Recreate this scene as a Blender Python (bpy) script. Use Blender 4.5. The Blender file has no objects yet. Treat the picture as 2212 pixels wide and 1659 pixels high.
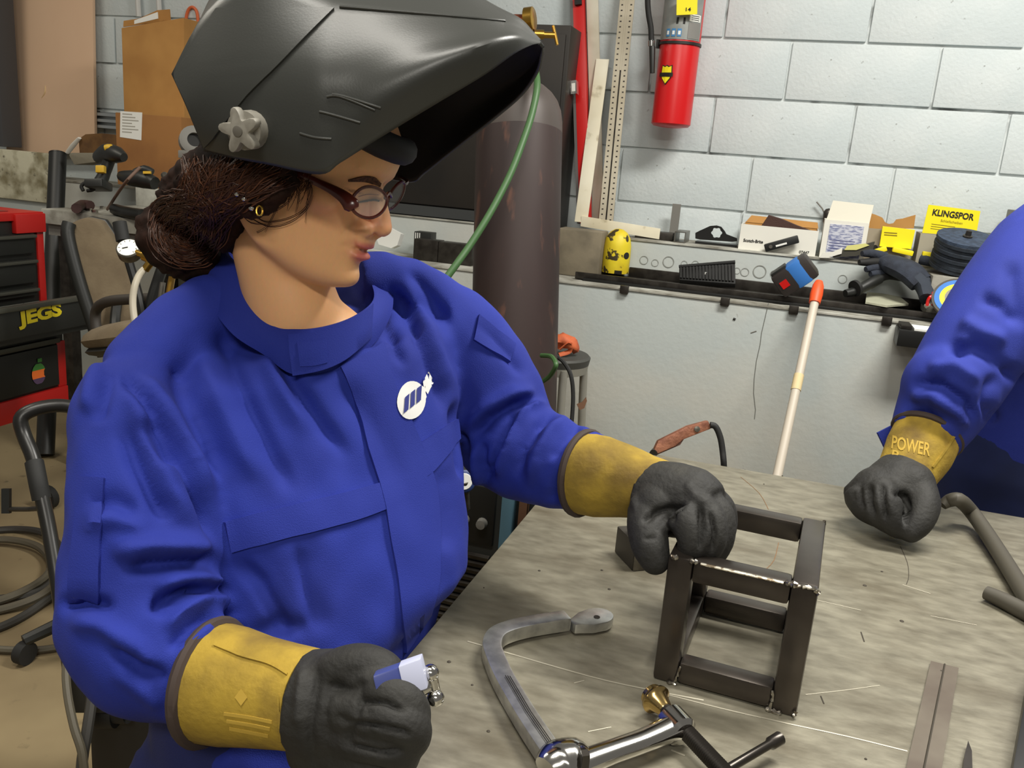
import bpy, bmesh, math, random
import numpy as np
from mathutils import Vector, Matrix
random.seed(7)
SC = bpy.context.scene
COL = SC.collection
# ---------------------------------------------------------------- camera (2212x1659 frame)
FPX, CX, CY, EYE = 1890.0, 1106.0, 829.5, 1.24
def _n(v):
    v = np.array(v, float); return v / np.linalg.norm(v)
_Xc = -_n([-5200 - CX, -160 - CY, FPX])
_Yc = np.array([1741 - CX, 394 - CY, FPX]); _Yc = _n(_Yc - _Yc.dot(_Xc) * _Xc)
_Zc = np.cross(_Xc, _Yc)
RW = np.stack([_Xc, _Yc, _Zc])            # world = RW @ (right, down, forward)
CAMP = np.array([0, 0, EYE])
cam_d = bpy.data.cameras.new('camera'); cam = bpy.data.objects.new('camera', cam_d); COL.objects.link(cam)
cam_d.sensor_width = 36.0; cam_d.lens = 36.0 * FPX / 2212.0; cam_d.clip_start = 0.02
_r, _u, _f = RW[:, 0], -RW[:, 1], RW[:, 2]
cam.matrix_world = Matrix(((_r[0], _u[0], -_f[0], 0), (_r[1], _u[1], -_f[1], 0), (_r[2], _u[2], -_f[2], EYE), (0, 0, 0, 1)))
SC.camera = cam
# ---------------------------------------------------------------- world, lights, exposure
wd = bpy.data.worlds.new('world'); SC.world = wd; wd.use_nodes = True
wd.node_tree.nodes['Background'].inputs[0].default_value = (1.0, .95, .86, 1)
wd.node_tree.nodes['Background'].inputs[1].default_value = .17
def area(name, loc, target, sx, sy, power, col):
    l = bpy.data.lights.new(name, 'AREA'); l.shape = 'RECTANGLE'; l.size = sx; l.size_y = sy; l.energy = power; l.color = col
    o = bpy.data.objects.new(name, l); COL.objects.link(o); o.location = loc
    d = Vector(target) - Vector(loc); o.rotation_euler = d.to_track_quat('-Z', 'Y').to_euler(); return o
area('ceiling_tube_light', (0.75, 1.7, 2.9), (0.75, 1.7, 0), 1.2, .35, 90, (1, .97, .90))
area('ceiling_tube_light', (-.55, .35, 2.9), (-.55, .35, 0), 1.2, .35, 34, (1, .96, .87))
area('ceiling_tube_light', (.55, -1.5, 2.7), (.55, -1.5, 0), 1.2, .35, 66, (1, .96, .87))
area('ceiling_tube_light', (-2.9, 1.2, 2.9), (-2.9, 1.2, 0), 1.2, .35, 24, (1, .93, .80))
SC.view_settings.view_transform = 'Standard'; SC.view_settings.look = 'None'
SC.view_settings.exposure = 0.0; SC.view_settings.gamma = 1.0; SC.view_settings.use_curve_mapping = False
# ---------------------------------------------------------------- pixel rays -> real positions
def ray(px, py): return RW @ np.array([(px - CX) / FPX, (py - CY) / FPX, 1.0])
def A(px, py, d): return CAMP + ray(px, py) * d              # at camera depth d
def Z(px, py, z): r = ray(px, py); return CAMP + r * ((z - EYE) / r[2])
def Yp(px, py, y): r = ray(px, py); return CAMP + r * (y / r[1])
def proj(P):
    c = (np.asarray(P, float) - CAMP) @ RW
    return CX + FPX * c[..., 0] / c[..., 2], CY + FPX * c[..., 1] / c[..., 2], c[..., 2]
# ---------------------------------------------------------------- geometry helpers
class G:
    def __init__(s): s.v = []; s.f = []
    def add(s, vs, fs):
        b = len(s.v); s.v += [tuple(map(float, p)) for p in vs]; s.f += [tuple(i + b for i in f) for f in fs]; return s
    def box(s, lo, hi):
        x0, y0, z0 = lo; x1, y1, z1 = hi
        return s.add([(x0,y0,z0),(x1,y0,z0),(x1,y1,z0),(x0,y1,z0),(x0,y0,z1),(x1,y0,z1),(x1,y1,z1),(x0,y1,z1)],
                     [(0,3,2,1),(4,5,6,7),(0,1,5,4),(1,2,6,5),(2,3,7,6),(3,0,4,7)])
    def obox(s, c, ax, ay, az):                      # centre and three half-axes
        c, ax, ay, az = (np.array(q, float) for q in (c, ax, ay, az))
        P = [c + i*ax + j*ay + k*az for k in (-1, 1) for (i, j) in ((-1,-1),(1,-1),(1,1),(-1,1))]
        F = [(0,3,2,1),(4,5,6,7),(0,1,5,4),(1,2,6,5),(2,3,7,6),(3,0,4,7)]
        if np.dot(np.cross(ax, ay), az) < 0: F = [f[::-1] for f in F]
        return s.add(P, F)
    def prism(s, poly, ext):                         # planar polygon swept by a vector
        poly = [np.array(p, float) for p in poly]; ext = np.array(ext, float); n = len(poly)
        nr = sum((np.cross(poly[i]-poly[0], poly[(i+1) % n]-poly[0]) for i in range(n)), np.zeros(3))
        if np.dot(nr, ext) > 0: poly = poly[::-1]
        return s.add(poly + [p + ext for p in poly], [tuple(range(n))] + [tuple(range(2*n-1, n-1, -1))] +
                     [(i, i+n, (i+1) % n + n, (i+1) % n)[::1] for i in range(n)])
    def rings(s, R, cap=True, closed=True):
        m = len(R[0]); V = [p for r in R for p in r]; F = []
        for i in range(len(R)-1):
            for j in range(m if closed else m-1):
                k = (j+1) % m; F.append((i*m+j, i*m+k, (i+1)*m+k, (i+1)*m+j))
        if cap and closed: F.append(tuple(range(m))[::-1]); F.append(tuple((len(R)-1)*m+j for j in range(m)))
        return s.add(V, F)
    def tube(s, pts, r, n=10, smooth=0, flat=1.0, up=None, phase=0.0):
        P = np.array(pts, float)
        rr = np.full(len(P), r, float) if np.isscalar(r) else np.array(r, float)
        if smooth: P, rr = spline(P, rr, smooth)
        T = np.gradient(P, axis=0); T /= np.linalg.norm(T, axis=1)[:, None] + 1e-12
        a = np.array(up if up is not None else ((0,0,1) if abs(T[0][2]) < .9 else (1,0,0)), float); R = []
        for i in range(len(P)):
            b = np.cross(T[i], a); b /= np.linalg.norm(b) + 1e-12; a = np.cross(b, T[i])
            R.append([P[i] + rr[i]*(math.cos(t)*b + flat*math.sin(t)*a) for t in np.linspace(0, 2*math.pi, n, endpoint=False)+phase])
        return s.rings(R)
    def cyl(s, p0, p1, r0, r1=None, n=20): return s.tube([p0, p1], [r0, r0 if r1 is None else r1], n)
    def lathe(s, o, d, prof, n=28):                  # prof: (along, radius)
        o = np.array(o, float); d = _n(d); a = np.cross(d, (0,0,1) if abs(d[2]) < .9 else (1,0,0)); a /= np.linalg.norm(a); b = np.cross(d, a)
        return s.rings([[o + d*h + r*(math.cos(t)*a + math.sin(t)*b) for t in np.linspace(0, 2*math.pi, n, endpoint=False)] for h, r in prof])
def spline(P, rr, k):
    n = len(P); Q = []; q = []
    for i in range(n-1):
        p0, p1, p2, p3 = P[max(i-1,0)], P[i], P[i+1], P[min(i+2,n-1)]
        for t in np.arange(k)/k:
            Q.append(.5*((2*p1) + (p2-p0)*t + (2*p0-5*p1+4*p2-p3)*t*t + (3*p1-p0-3*p2+p3)*t**3)); q.append(rr[i]*(1-t)+rr[i+1]*t)
    Q.append(P[-1]); q.append(rr[-1]); return np.array(Q), np.array(q)
def tag(o, label=None, cat=None, group=None, kind=None):
    if label: o['label'] = label
    if cat: o['category'] = cat
    if group: o['group'] = group
    if kind: o['kind'] = kind
    return o
def mk(name, g, mat, parent=None, label=None, cat=None, group=None, kind=None, bev=0, smooth=True, ang=40):
    me = bpy.data.meshes.new(name)
    if isinstance(g, G): me.from_pydata(g.v, [], g.f)
    else: me.from_pydata(*g)
    me.validate(); me.update()
    bm = bmesh.new(); bm.from_mesh(me); bmesh.ops.recalc_face_normals(bm, faces=bm.faces)
    if bev: bmesh.ops.bevel(bm, geom=[e for e in bm.edges if len(e.link_faces) == 2 and e.calc_face_angle(0) > .6], offset=bev, segments=2, affect='EDGES', profile=.6, clamp_overlap=True)
    bm.to_mesh(me); bm.free()
    if smooth:
        me.polygons.foreach_set('use_smooth', [True]*len(me.polygons)); me.set_sharp_from_angle(angle=math.radians(ang))
    for m in (mat if isinstance(mat, (list, tuple)) else [mat]): me.materials.append(m)
    o = bpy.data.objects.new(name, me); COL.objects.link(o); put(o, parent); tag(o, label, cat, group, kind); return o
def put(o, parent):
    if parent is not None:
        o.parent = parent
        o.matrix_parent_inverse = Matrix.Translation(-Vector(parent.location)) if parent.type == 'EMPTY' else Matrix.Identity(4)
def thing(name, loc, label, cat, group=None):
    o = bpy.data.objects.new(name, None); COL.objects.link(o); o.location = [float(x) for x in loc]; o.empty_display_size = .05
    return tag(o, label, cat, group)
def text(name, s, o, xd, yd, h, mat, parent, ext=.0006, bold=0, squash=1.0, width=None):
    c = bpy.data.curves.new(name, 'FONT'); c.body = s; c.size = 1; c.extrude = 0; c.offset = bold; c.resolution_u = 3
    t = bpy.data.objects.new('tmp_text', c); COL.objects.link(t)
    me = bpy.data.meshes.new_from_object(t.evaluated_get(bpy.context.evaluated_depsgraph_get()))
    bpy.data.objects.remove(t); bpy.data.curves.remove(c)
    co = np.zeros(len(me.vertices)*3); me.vertices.foreach_get('co', co); co = co.reshape(-1, 3)
    xd = _n(xd); yd = np.array(yd, float); yd = _n(yd - yd.dot(xd)*xd); z = np.cross(xd, yd)
    k = h / .7
    if width: squash = width/(k*(co[:,0].max()-co[:,0].min())); co[:,0] -= co[:,0].min()
    W = np.array(o, float) + np.outer(co[:,0]*k*squash, xd) + np.outer(co[:,1]*k, yd) + z*ext
    me.vertices.foreach_set('co', W.ravel()); me.materials.clear(); me.materials.append(mat)
    ob = bpy.data.objects.new(name, me); COL.objects.link(ob); put(ob, parent); return ob
# ---------------------------------------------------------------- materials
def lin(c): return tuple(((x/255)/12.92 if x/255 <= .04045 else ((x/255+.055)/1.055)**2.4) for x in c)
MATS = {}
def M(name, col, rough=.6, metal=0, col2=None, scale=20, detail=4, lo=.4, hi=.62, bump=0, bscale=None, stretch=None, spec=.5, aniso=None, col3=None, scale3=6, lo3=.6, hi3=.68, alpha=1, trans=0, sheen=0, sss=0):
    if name in MATS: return MATS[name]
    m = bpy.data.materials.new(name); m.use_nodes = True; nt = m.node_tree; N = nt.nodes; L = nt.links
    b = N['Principled BSDF']; b.inputs['Roughness'].default_value = rough; b.inputs['Metallic'].default_value = metal
    b.inputs['Specular IOR Level'].default_value = spec
    if sheen: b.inputs['Sheen Weight'].default_value = sheen; b.inputs['Sheen Roughness'].default_value = .5
    if sss:
        b.inputs['Subsurface Weight'].default_value = sss; b.inputs['Subsurface Radius'].default_value = (1, .35, .2); b.inputs['Subsurface Scale'].default_value = .006
    if trans: b.inputs['Transmission Weight'].default_value = trans
    if alpha < 1: b.inputs['Alpha'].default_value = alpha
    c1 = (*lin(col), 1); b.inputs['Base Color'].default_value = c1
    tc = N.new('ShaderNodeTexCoord'); mp = N.new('ShaderNodeMapping'); L.new(tc.outputs['Object'], mp.inputs[0])
    if stretch: mp.inputs['Scale'].default_value = stretch
    src = None
    def noise(sc, d):
        n = N.new('ShaderNodeTexNoise'); n.inputs['Scale'].default_value = sc; n.inputs['Detail'].default_value = d; L.new(mp.outputs[0], n.inputs['Vector']); return n
    if col2 is not None:
        n = noise(scale, detail); r = N.new('ShaderNodeValToRGB'); r.color_ramp.elements[0].position = lo; r.color_ramp.elements[1].position = hi
        r.color_ramp.elements[0].color = c1; r.color_ramp.elements[1].color = (*lin(col2), 1); L.new(n.outputs[0], r.inputs[0]); src = r.outputs[0]
    if col3 is not None:
        n = noise(scale3, 8); r = N.new('ShaderNodeMapRange'); r.inputs[1].default_value = lo3; r.inputs[2].default_value = hi3; L.new(n.outputs[0], r.inputs[0])
        x = N.new('ShaderNodeMix'); x.data_type = 'RGBA'; L.new(r.outputs[0], x.inputs[0])
        if src: L.new(src, x.inputs[6])
        else: x.inputs[6].default_value = c1
        x.inputs[7].default_value = (*lin(col3), 1); src = x.outputs[2]
    if src: L.new(src, b.inputs['Base Color'])
    if bump:
        n = noise(bscale or scale*3, 6); u = N.new('ShaderNodeBump'); u.inputs['Strength'].default_value = bump; u.inputs['Distance'].default_value = .004
        L.new(n.outputs[0], u.inputs['Height']); L.new(u.outputs[0], b.inputs['Normal'])
    MATS[name] = m; return m
m_block = M('painted_block', (206,213,213), .72, col2=(197,206,207), scale=3.5, col3=(122,122,116), scale3=42, lo3=.72, hi3=.8, bump=.35, bscale=90)
m_mortar = M('painted_mortar', (206,211,210), .8, col2=(96,98,96), scale=7, lo=.56, hi=.70, bump=.3, bscale=60)
m_conc = M('painted_concrete', (176,183,181), .75, col2=(188,188,180), scale=2.2, col3=(110,108,100), scale3=26, lo3=.73, hi3=.8, bump=.25, bscale=50)
m_ledge = M('dirty_ledge', (150,148,138), .85, col2=(105,100,88), scale=14, lo=.45, hi=.7, col3=(196,196,186), scale3=5, lo3=.5, hi3=.64, bump=.4)
m_peel = M('peeling_paint', (196,192,168), .85, col2=(128,120,92), scale=9, lo=.46, hi=.62, col3=(84,80,66), scale3=30, lo3=.62, hi3=.72, bump=.5)
m_floor = M('stained_floor', (140,124,92), .7, col2=(118,102,74), scale=2.4, lo=.4, hi=.66, col3=(92,80,58), scale3=18, lo3=.64, hi3=.78, bump=.1)
m_black = M('black_plastic', (30,31,29), .45)
m_blackm = M('black_steel', (34,34,33), .4, .3)
m_rubber = M('black_rubber', (26,26,25), .7)
m_dsteel = M('dark_steel', (70,66,61), .42, .7, col2=(52,48,44), scale=30)
m_steel = M('grey_steel', (122,118,110), .4, .8, col2=(96,92,84), scale=40)
m_chrome = M('chrome', (205,203,198), .13, 1.0)
m_brass = M('brass', (190,150,70), .28, 1.0)
m_white = M('white_card', (226,224,214), .7)
m_paper = M('white_paper', (232,232,226), .8)
m_cardb = M('cardboard', (184,136,74), .85, col2=(170,122,64), scale=5)
m_cardb2 = M('cardboard_dark', (156,108,58), .85, col2=(142,96,52), scale=6)
m_yellow = M('yellow_card', (246,226,18), .6)
m_red = M('red_paint', (196,24,22), .35)
m_gray = M('grey_plastic', (120,118,112), .6)
m_ink = M('black_ink', (28,27,25), .7)
m_blue = M('blue_tape', (52,118,196), .6)
m_orange = M('orange_rubber', (236,84,34), .5)
m_wood = M('pinkish_wood', (226,192,160), .7, col2=(218,182,150), scale=1.6, col3=(150,122,86), scale3=24, lo3=.74, hi3=.8, stretch=(1,1,.4))
# ================================================================ STRUCTURE
YW, ZL1, YL1, ZL2, YL2 = 3.30, 1.0, 3.07, .86, 2.80
XL, XR = -4.3, 1.7
mk('floor', G().box((XL, -1.6, -.06), (XR, YW+.2, 0)), m_floor, kind='structure')
wall = mk('wall_back', G().box((XL, YW, 0), (XR, YW+.2, 2.7)), m_mortar, kind='structure')
CH, BL, ZB = .1935, .468, 1.12
offs = [-.19, -.345, -.115, -.345, -.115, -.30, -.1, -.33, -.2]
shared = {}
for c in range(-1, 7):
    z0 = ZB + c*CH; o = offs[c % len(offs)]; k0 = math.floor((XL-o)/BL)
    for k in range(k0, 40):
        x0 = o + k*BL; x1 = x0 + BL
        if x0 > XR-.1 or x1 < XL+.1 or z0+CH > 2.62: continue
        key = round(min(x1, XR)-max(x0, XL), 3)
        if key not in shared:
            b = mk('block', G().box((.004, -.008, .004), (key-.004, .02, CH-.004)), m_block, wall, bev=.004)
            shared[key] = b.data
        else:
            b = bpy.data.objects.new('block', shared[key]); COL.objects.link(b); put(b, wall)
        b.location = (max(x0, XL), YW - .001 - .003*random.random(), z0)
# two stepped concrete ledges below the block wall
mk('wall_ledge_upper', G().box((XL, YL1, 0), (XR, YW, ZL1)), m_conc, kind='structure', bev=.008)
mk('trim_1', G().box((XL, YL1-.004, ZL1-.002), (XR, YW-.012, ZL1+.004)), m_ledge, kind='structure')
mk('wall_ledge_lower', G().box((-1.75, YL2, 0), (XR, YL1+.01, ZL2)), m_conc, kind='structure', bev=.012)
mk('trim_2', G().box((-1.75, YL2-.003, ZL2-.002), (XR, YL1-.006, ZL2+.003)), m_ledge, kind='structure')
mk('trim_3', G().box((XL, YL1-.02, .90), (Yp(112,400,3.05)[0], YL1+.02, 1.11)), m_peel, kind='structure', bev=.006)
# faint ring stains on the upper riser
m_ring = M('ring_stain', (140,142,136), .8)
for i, (px, py, r) in enumerate([(1391,562,9.5),(1415,568,8),(1444,566,12.5),(1478,570,7),(1502,571,8),(1592,585,7),(1609,588,9),(1641,587,14),(1672,592,8),(1700,598,8),(1820,603,9)]):
    c = Yp(px, py, YL1-.001); R = r/FPX*3.0
    g = G(); g.rings([[c + np.array((math.cos(t)*q, -.0006, math.sin(t)*q)) for t in np.linspace(0, 2*math.pi, 24, endpoint=False)] for q in (R*.86, R)], cap=False)
    mk('ring_mark', g, m_ring, bpy.data.objects['wall_ledge_upper'])
# hairline crack in the lower face
pts = [Yp(x, y, YL2-.0005) for x, y in [(1660,655),(1652,690),(1645,720),(1642,745),(1634,780),(1629,820),(1628,850),(1632,885),(1630,905)]]
mk('crack', G().tube(pts, .0012, 5), M('crack', (120,122,116), .9), bpy.data.objects['wall_ledge_lower'])
mk('scuff', G().tube([Yp(1584,688,YL2), Yp(1589,690,YL2)], .004, 6), m_ink, bpy.data.objects['wall_ledge_lower'])
mk('scuff', G().tube([Yp(1622,719,YL2), Yp(1634,715,YL2)], .002, 6), m_gray, bpy.data.objects['wall_ledge_lower'])

# ================================================================ BACKGROUND, RIGHT
def abox(pl, pr, pt, y, dy, pad=0):          # wall-aligned box: bottom-left px, bottom-right px, top px, front plane y, depth
    a, b, t = Yp(*pl, y), Yp(*pr, y), Yp(*pt, y)
    return (a[0], y, (a[2]+b[2])/2), (b[0], y+dy, t[2])
def strip(name, p0, p1, w, y0, y1, mat, label, cat, th=.006, parent=None):
    a, b = Yp(*p0, y0), Yp(*p1, y1); d = _n(b-a); s = np.cross(d, (0,-1,0)); s /= np.linalg.norm(s); nn = np.cross(s, d)
    return mk(name, G().obox((a+b)/2, (b-a)/2, s*w/2, nn*th/2), mat, parent, label, cat, bev=.001), a, b, d, s, nn
# fire extinguisher
ex_b = Yp(1448, 276, 3.19); ex_t = Yp(1466, 60, 3.19)
ex = thing('fire_extinguisher', ex_b, 'red fire extinguisher strapped to the white block wall', 'fire extinguisher')
R_e = .068; up = np.array((0,0,1.)); h93 = Yp(1462, 92, 3.19)[2]-ex_b[2]
bx_, by_, bz_ = ex_b
mk('cylinder_body', G().lathe(ex_b, up, [(0,.03),(.004,R_e-.008),(.012,R_e),(.52,R_e),(.56,R_e*.8),(.58,.03)]), M('extinguisher_red', (206,20,24), .3, spec=.6), ex)
g = G(); n0 = 18
g.rings([[np.array((bx_+(R_e+.0015)*math.sin(t), by_-(R_e+.0015)*math.cos(t), bz_+z)) for t in np.linspace(-1.25, 1.25, n0)] for z in (h93+.002, h93+.17)], closed=False)
lab = mk('instruction_label', g, M('label_silver', (150,152,148), .45, .2, col2=(138,142,140), scale=30), ex)
def oncyl(t, z, e=.0025): return np.array((bx_+(R_e+e)*math.sin(t), by_-(R_e+e)*math.cos(t), bz_+z))
def patch(name, t0, t1, z0, z1, mat, par, e=.0028):
    g = G(); g.rings([[oncyl(t, z, e) for t in np.linspace(t0, t1, 8)] for z in (z0, z1)], closed=False); return mk(name, g, mat, par)
m_pb = M('print_blue', (70,130,180), .5)
for t in (-.62, -.33, -.05): 
    patch('pictogram', t, t+.2, h93+.01, h93+.035, m_pb, lab)
    patch('pictogram_mark', t+.04, t+.16, h93+.016, h93+.028, m_paper, lab, .0034)
patch('white_sticker', .45, 1.1, h93+.06, h93+.082, m_paper, lab)
for q in range(3): patch('sticker_line', .55, 1.0, h93+.064+q*.006, h93+.066+q*.006, m_ink, lab, .0034)
patch('grey_block', .45, 1.15, h93+.006, h93+.056, M('label_grey', (128,126,122), .6), lab)
for q in range(4): patch('figure', -.15+(q % 2)*.32, -.05+(q % 2)*.32, h93+.05+(q//2)*.03, h93+.07+(q//2)*.03, m_ink, lab)
patch('heading_bar', -.8, .1, h93+.128, h93+.15, m_dsteel, lab)
patch('red_band', -1.2, 1.2, h93+.152, h93+.19, m_red, lab, .003)
tg = Yp(1484, 12, 3.10)
tagb = mk('inspection_tag', G().obox(tg, (.033,.004,.003), (0,.0008,0), (-.003,0,.028)), m_yellow, ex)
text('tag_year', '2014', tg+np.array((-.027,-.0012,-.019)), (1,0,.06), (0,0,1), .011, m_ink, tagb, squash=1.35, bold=.02)
g = G(); g.rings([[oncyl(t, z, e) for z, e in ((h93-.012,.001),(h93-.012,.004),(h93-.003,.004),(h93-.003,.001))] for t in np.linspace(-math.pi, math.pi, 40)], closed=True)
mk('strap', g, m_black, ex)
mk('strap_clip', G().obox(oncyl(-1.45, h93-.008, .006), (.006,.003,0), (0,.008,0), (0,0,.014)), m_black, ex)
hp = [Yp(x, y, 3.12) for x, y in [(1401,-30),(1399,0),(1401,30),(1406,60),(1407,85)]]
mk('hose', G().tube(hp, .0095, 10, 4), m_rubber, ex)
mk('nozzle', G().tube([Yp(1407,84,3.12), Yp(1408,98,3.12), Yp(1409,104,3.12), Yp(1409,158,3.12)], [.009,.009,.0105,.0085], 12), m_black, ex)
mk('nozzle_ring', G().cyl(Yp(1407,88,3.12), Yp(1407,100,3.12), .0108), m_chrome, ex)
g = G(); sh = [(-.5,1),(-.2,.86),(0,1),(.2,.86),(.5,1),(.55,.2),(.42,-.4),(0,-1),(-.42,-.4),(-.55,.2)]
def shield(name, k, e, mat, par):
    g = G(); V = [oncyl(-.36 + x*k*.46, h93-.112 + y*k*.028, e) for x, y in sh]; V2 = [oncyl(-.36 + x*k*.46, h93-.112+y*k*.028, 0) for x, y in sh]
    g.add(V+V2, [tuple(range(10))]+[(i, (i+1) % 10, (i+1) % 10+10, i+10) for i in range(10)]); return mk(name, g, mat, par, smooth=False)
s_ = shield('sticker_edge', 1.14, .004, m_ink, ex); shield('sticker_field', 1.0, .005, m_yellow, s_)
patch('sticker_band', -.72, -.02, h93-.118, h93-.105, m_dsteel, s_, .0062)
mk('bracket', G().box((bx_-.02, by_+R_e-.005, bz_+.1), (bx_+.02, YW-.008, bz_+.5)), m_blackm, ex)

# rulers, level, square leaning on the wall
o, a, b, d, s, nn = strip('spirit_level', (1266, 482), (1249, -60), .040, 3.16, 3.27, m_red, 'long red spirit level leaning on the wall beside the dark cabinet', 'level', .03)
mk('side_web', G().obox((a+b)/2 - s*.0245, (b-a)/2, s*.006, nn*.014), M('level_grey', (104,100,98), .5, .4), o)
v = Yp(1241, 190, 3.16)
mk('vial_window', G().obox(v, d*.023, s*.011, nn*.014), m_chrome, o); mk('vial', G().obox(v+np.array((0,-.008,0)), d*.014, s*.006, nn*.008), m_white, o)
mk('end_slot', G().obox(Yp(1249, 3, 3.235), d*.012, s*.012, nn*.006), m_ink, o)
strip('wooden_lath', (1293, 480), (1278, -60), .042, 3.2, 3.27, M('white_slat', (206,200,182), .7, col2=(188,180,160), scale=6), 'off-white wooden slat between the red level and the slotted ruler', 'slat', .01)
strip('wooden_lath', (1302, 480), (1335, 180), .036, 3.19, 3.27, M('brown_slat', (150,134,112), .8, col2=(110,96,78), scale=12), 'short stained brown slat tucked behind the slotted ruler', 'slat', .01)
m_rul = M('ruler_alu', (196,188,168), .45, .25, col2=(176,166,144), scale=5)
a, b = Yp(1308, 487, 3.13), Yp(1361, -60, 3.25); d = _n(b-a); s = _n(np.cross(d, (0,-1,0))); nn = np.cross(s, d); L_ = np.linalg.norm(b-a)
ru = thing('slotted_ruler', a, 'tall pale metal ruler with a long slot leaning on the wall', 'ruler')
for q in (-1, 1): mk('rail', G().obox((a+b)/2 + s*q*.0145, (b-a)/2, s*.0115, nn*.002), m_rul, ru)
for t0, t1 in ((0, .004), (.62, 1.0)): mk('bridge', G().obox(a+d*L_*(t0+t1)/2, d*L_*(t1-t0)/2, s*.0035, nn*.002), m_rul, ru)
mk('slot_backing', G().obox(a+d*L_*.32 - nn*.003, d*L_*.3, s*.004, nn*.0008), m_dsteel, ru)
g = G()
for i in range(46):
    for q in (-1, 1): g.obox(a+d*(.02+i*L_/47)+s*q*.016+nn*.0022, d*.0022, s*.003, nn*.0004)
mk('graduations', g, m_dsteel, ru, kind='stuff')
m_sq = M('white_square', (232,226,204), .55, col2=(214,204,176), scale=4, col3=(150,136,104), scale3=16, lo3=.6, hi3=.74)
a, b = Yp(1255, 480, 3.12), Yp(1302, 128, 3.24); d = _n(b-a); s = _n(np.cross(d, (0,-1,0))); nn = np.cross(s, d)
c2 = Yp(1425, 508, 3.12)
sq = thing('framing_square', a, 'large white framing square standing on the ledge against the wall', 'square')
mk('upright_leg', G().obox((a+b)/2, (b-a)/2, s*.0235, nn*.0025), m_sq, sq, bev=.001)
e = _n(c2-a); mk('lower_leg', G().obox((a+c2)/2 + np.array((0,0,.004)), (c2-a)/2, np.array((0,0,.0185)), np.array((0,.0025,0))), m_sq, sq, bev=.001)
# dark cabinet behind the cylinder
lo = Yp(1226, 480, 3.28); lf = Yp(700, 480, 3.08)
cb = thing('metal_cabinet', (lo[0], 3.0, ZL1), 'dark metal cabinet standing behind the gas cylinder', 'cabinet')
zt = Yp(1200, 55, 3.1)[2]
m_cab = M('cabinet_black', (46,42,38), .5, .3, col2=(38,36,34), scale=3)
mk('body', G().box((lf[0], 3.085, ZL1+.005), (lo[0], 3.28, zt)), m_cab, cb, bev=.004)
mk('door', G().box((lf[0]+.02, 3.073, ZL1+.05), (lo[0]-.014, 3.0855, zt-.03)), m_cab, cb, bev=.003)
mk('kick_strip', G().box((lf[0]+.01, 3.07, ZL1+.008), (lo[0]-.01, 3.086, ZL1+.045)), M('cab_strip', (60,62,62), .5), cb)
# gas cylinder
cyl = thing('gas_cylinder', (-.70, 2.42, 0), 'tall brown gas cylinder standing behind the seated welder', 'gas cylinder')
cb0, cb1 = A(1109, 860, 2.36), A(1122, 265, 2.36); dd = _n(cb1-cb0); dn = _n(dd)
base = cb0 - dn*(cb0[2]/dn[2]-.02); Lc = np.linalg.norm(cb1-base); Rc = .1165
m_cyl = M('cylinder_brown', (58,45,43), .55, .1, col2=(48,36,35), scale=4, col3=(98,66,54), scale3=18, lo3=.6, hi3=.74, stretch=(1.6,1.6,.35))
m_cylt = M('cylinder_top', (78,70,66), .5, .1, col2=(74,66,62), scale=6)
mk('shell', G().lathe(base, dn, [(0,Rc*.9),(.02,Rc),(Lc-.03,Rc)], 40), m_cyl, cyl)
sh = mk('shoulder', G().lathe(base+dn*(Lc-.03), dn, [(0,Rc),(.03,Rc*.995),(.06,Rc*.96),(.085,Rc*.88),(.105,Rc*.76),(.122,Rc*.6),(.133,Rc*.42),(.14,.036),(.185,.036),(.188,.02)], 40), m_cylt, cyl)
mk('seam_ring', G().lathe(base+dn*(Lc+.106), dn, [(0,.0372),(.004,.0372)], 30), m_dsteel, cyl)
tv = base+dn*(Lc+.155)
mk('valve', G().lathe(tv, dn, [(0,.017),(.02,.02),(.04,.014),(.1,.013),(.105,.02),(.125,.02)]), m_brass, cyl)
tov = _n(-RW[:,2]); side = RW[:,0]
gc = A(1143, 42, 2.33); 
gg = mk('gauge', G().lathe(gc+side*.0, side*.93+tov*.3, [(-.012,.018),(-.01,.031),(.012,.031),(.014,.028),(.0145,.001)]), m_brass, cyl)
mk('gauge_body', G().lathe(A(1128, 48, 2.34), side, [(-.06,.012),(-.03,.02),(.0,.02),(.012,.012)]), M('copper_red', (150,84,60), .4, .8), cyl)
mk('adjusting_screw', G().cyl(A(1160,75,2.33), A(1198,76,2.33), .0085), m_brass, cyl)
mk('screw_collar', G().cyl(A(1155,74,2.33), A(1175,75,2.33), .012), m_brass, cyl)
mk('tee_handle', G().tube([A(1195,56,2.33), A(1199,76,2.33), A(1204,97,2.33)], [.004,.005,.004], 8), m_brass, cyl)
def cylpatch(name, t0, t1, h0, h1, r0, r1, mat):
    a_ = _n(np.cross(dn, (0,1,0))); c_ = np.cross(dn, a_); g = G()
    g.rings([[base+dn*h + r*(math.cos(t)*a_+math.sin(t)*c_) for t in np.linspace(t0, t1, 8)] for h, r in ((h0,r0),(h1,r1))], closed=False); return mk(name, g, mat, cyl)
aa = _n(np.cross(dn,(0,1,0))); cc = np.cross(dn, aa)
def cang(px, py):
    p = A(px, py, 2.26)-base; return math.atan2(p.dot(cc), p.dot(aa)), p.dot(dn)
(t0, h0), (t1, h1) = cang(1042, 226), cang(1103, 196)
if t1 < t0: t0, t1 = t1, t0
cylpatch('paper_label', t0, t1, h0, h1, Rc+.001, Rc*.985+.001, M('aged_paper', (196,190,164), .8))
st = A(1109, 184, 2.262); mk('round_sticker_card', G().obox(st, side*.021+RW[:,1]*-.003, RW[:,1]*-.010+side*.003, tov*.0008), m_paper, cyl)
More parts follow.
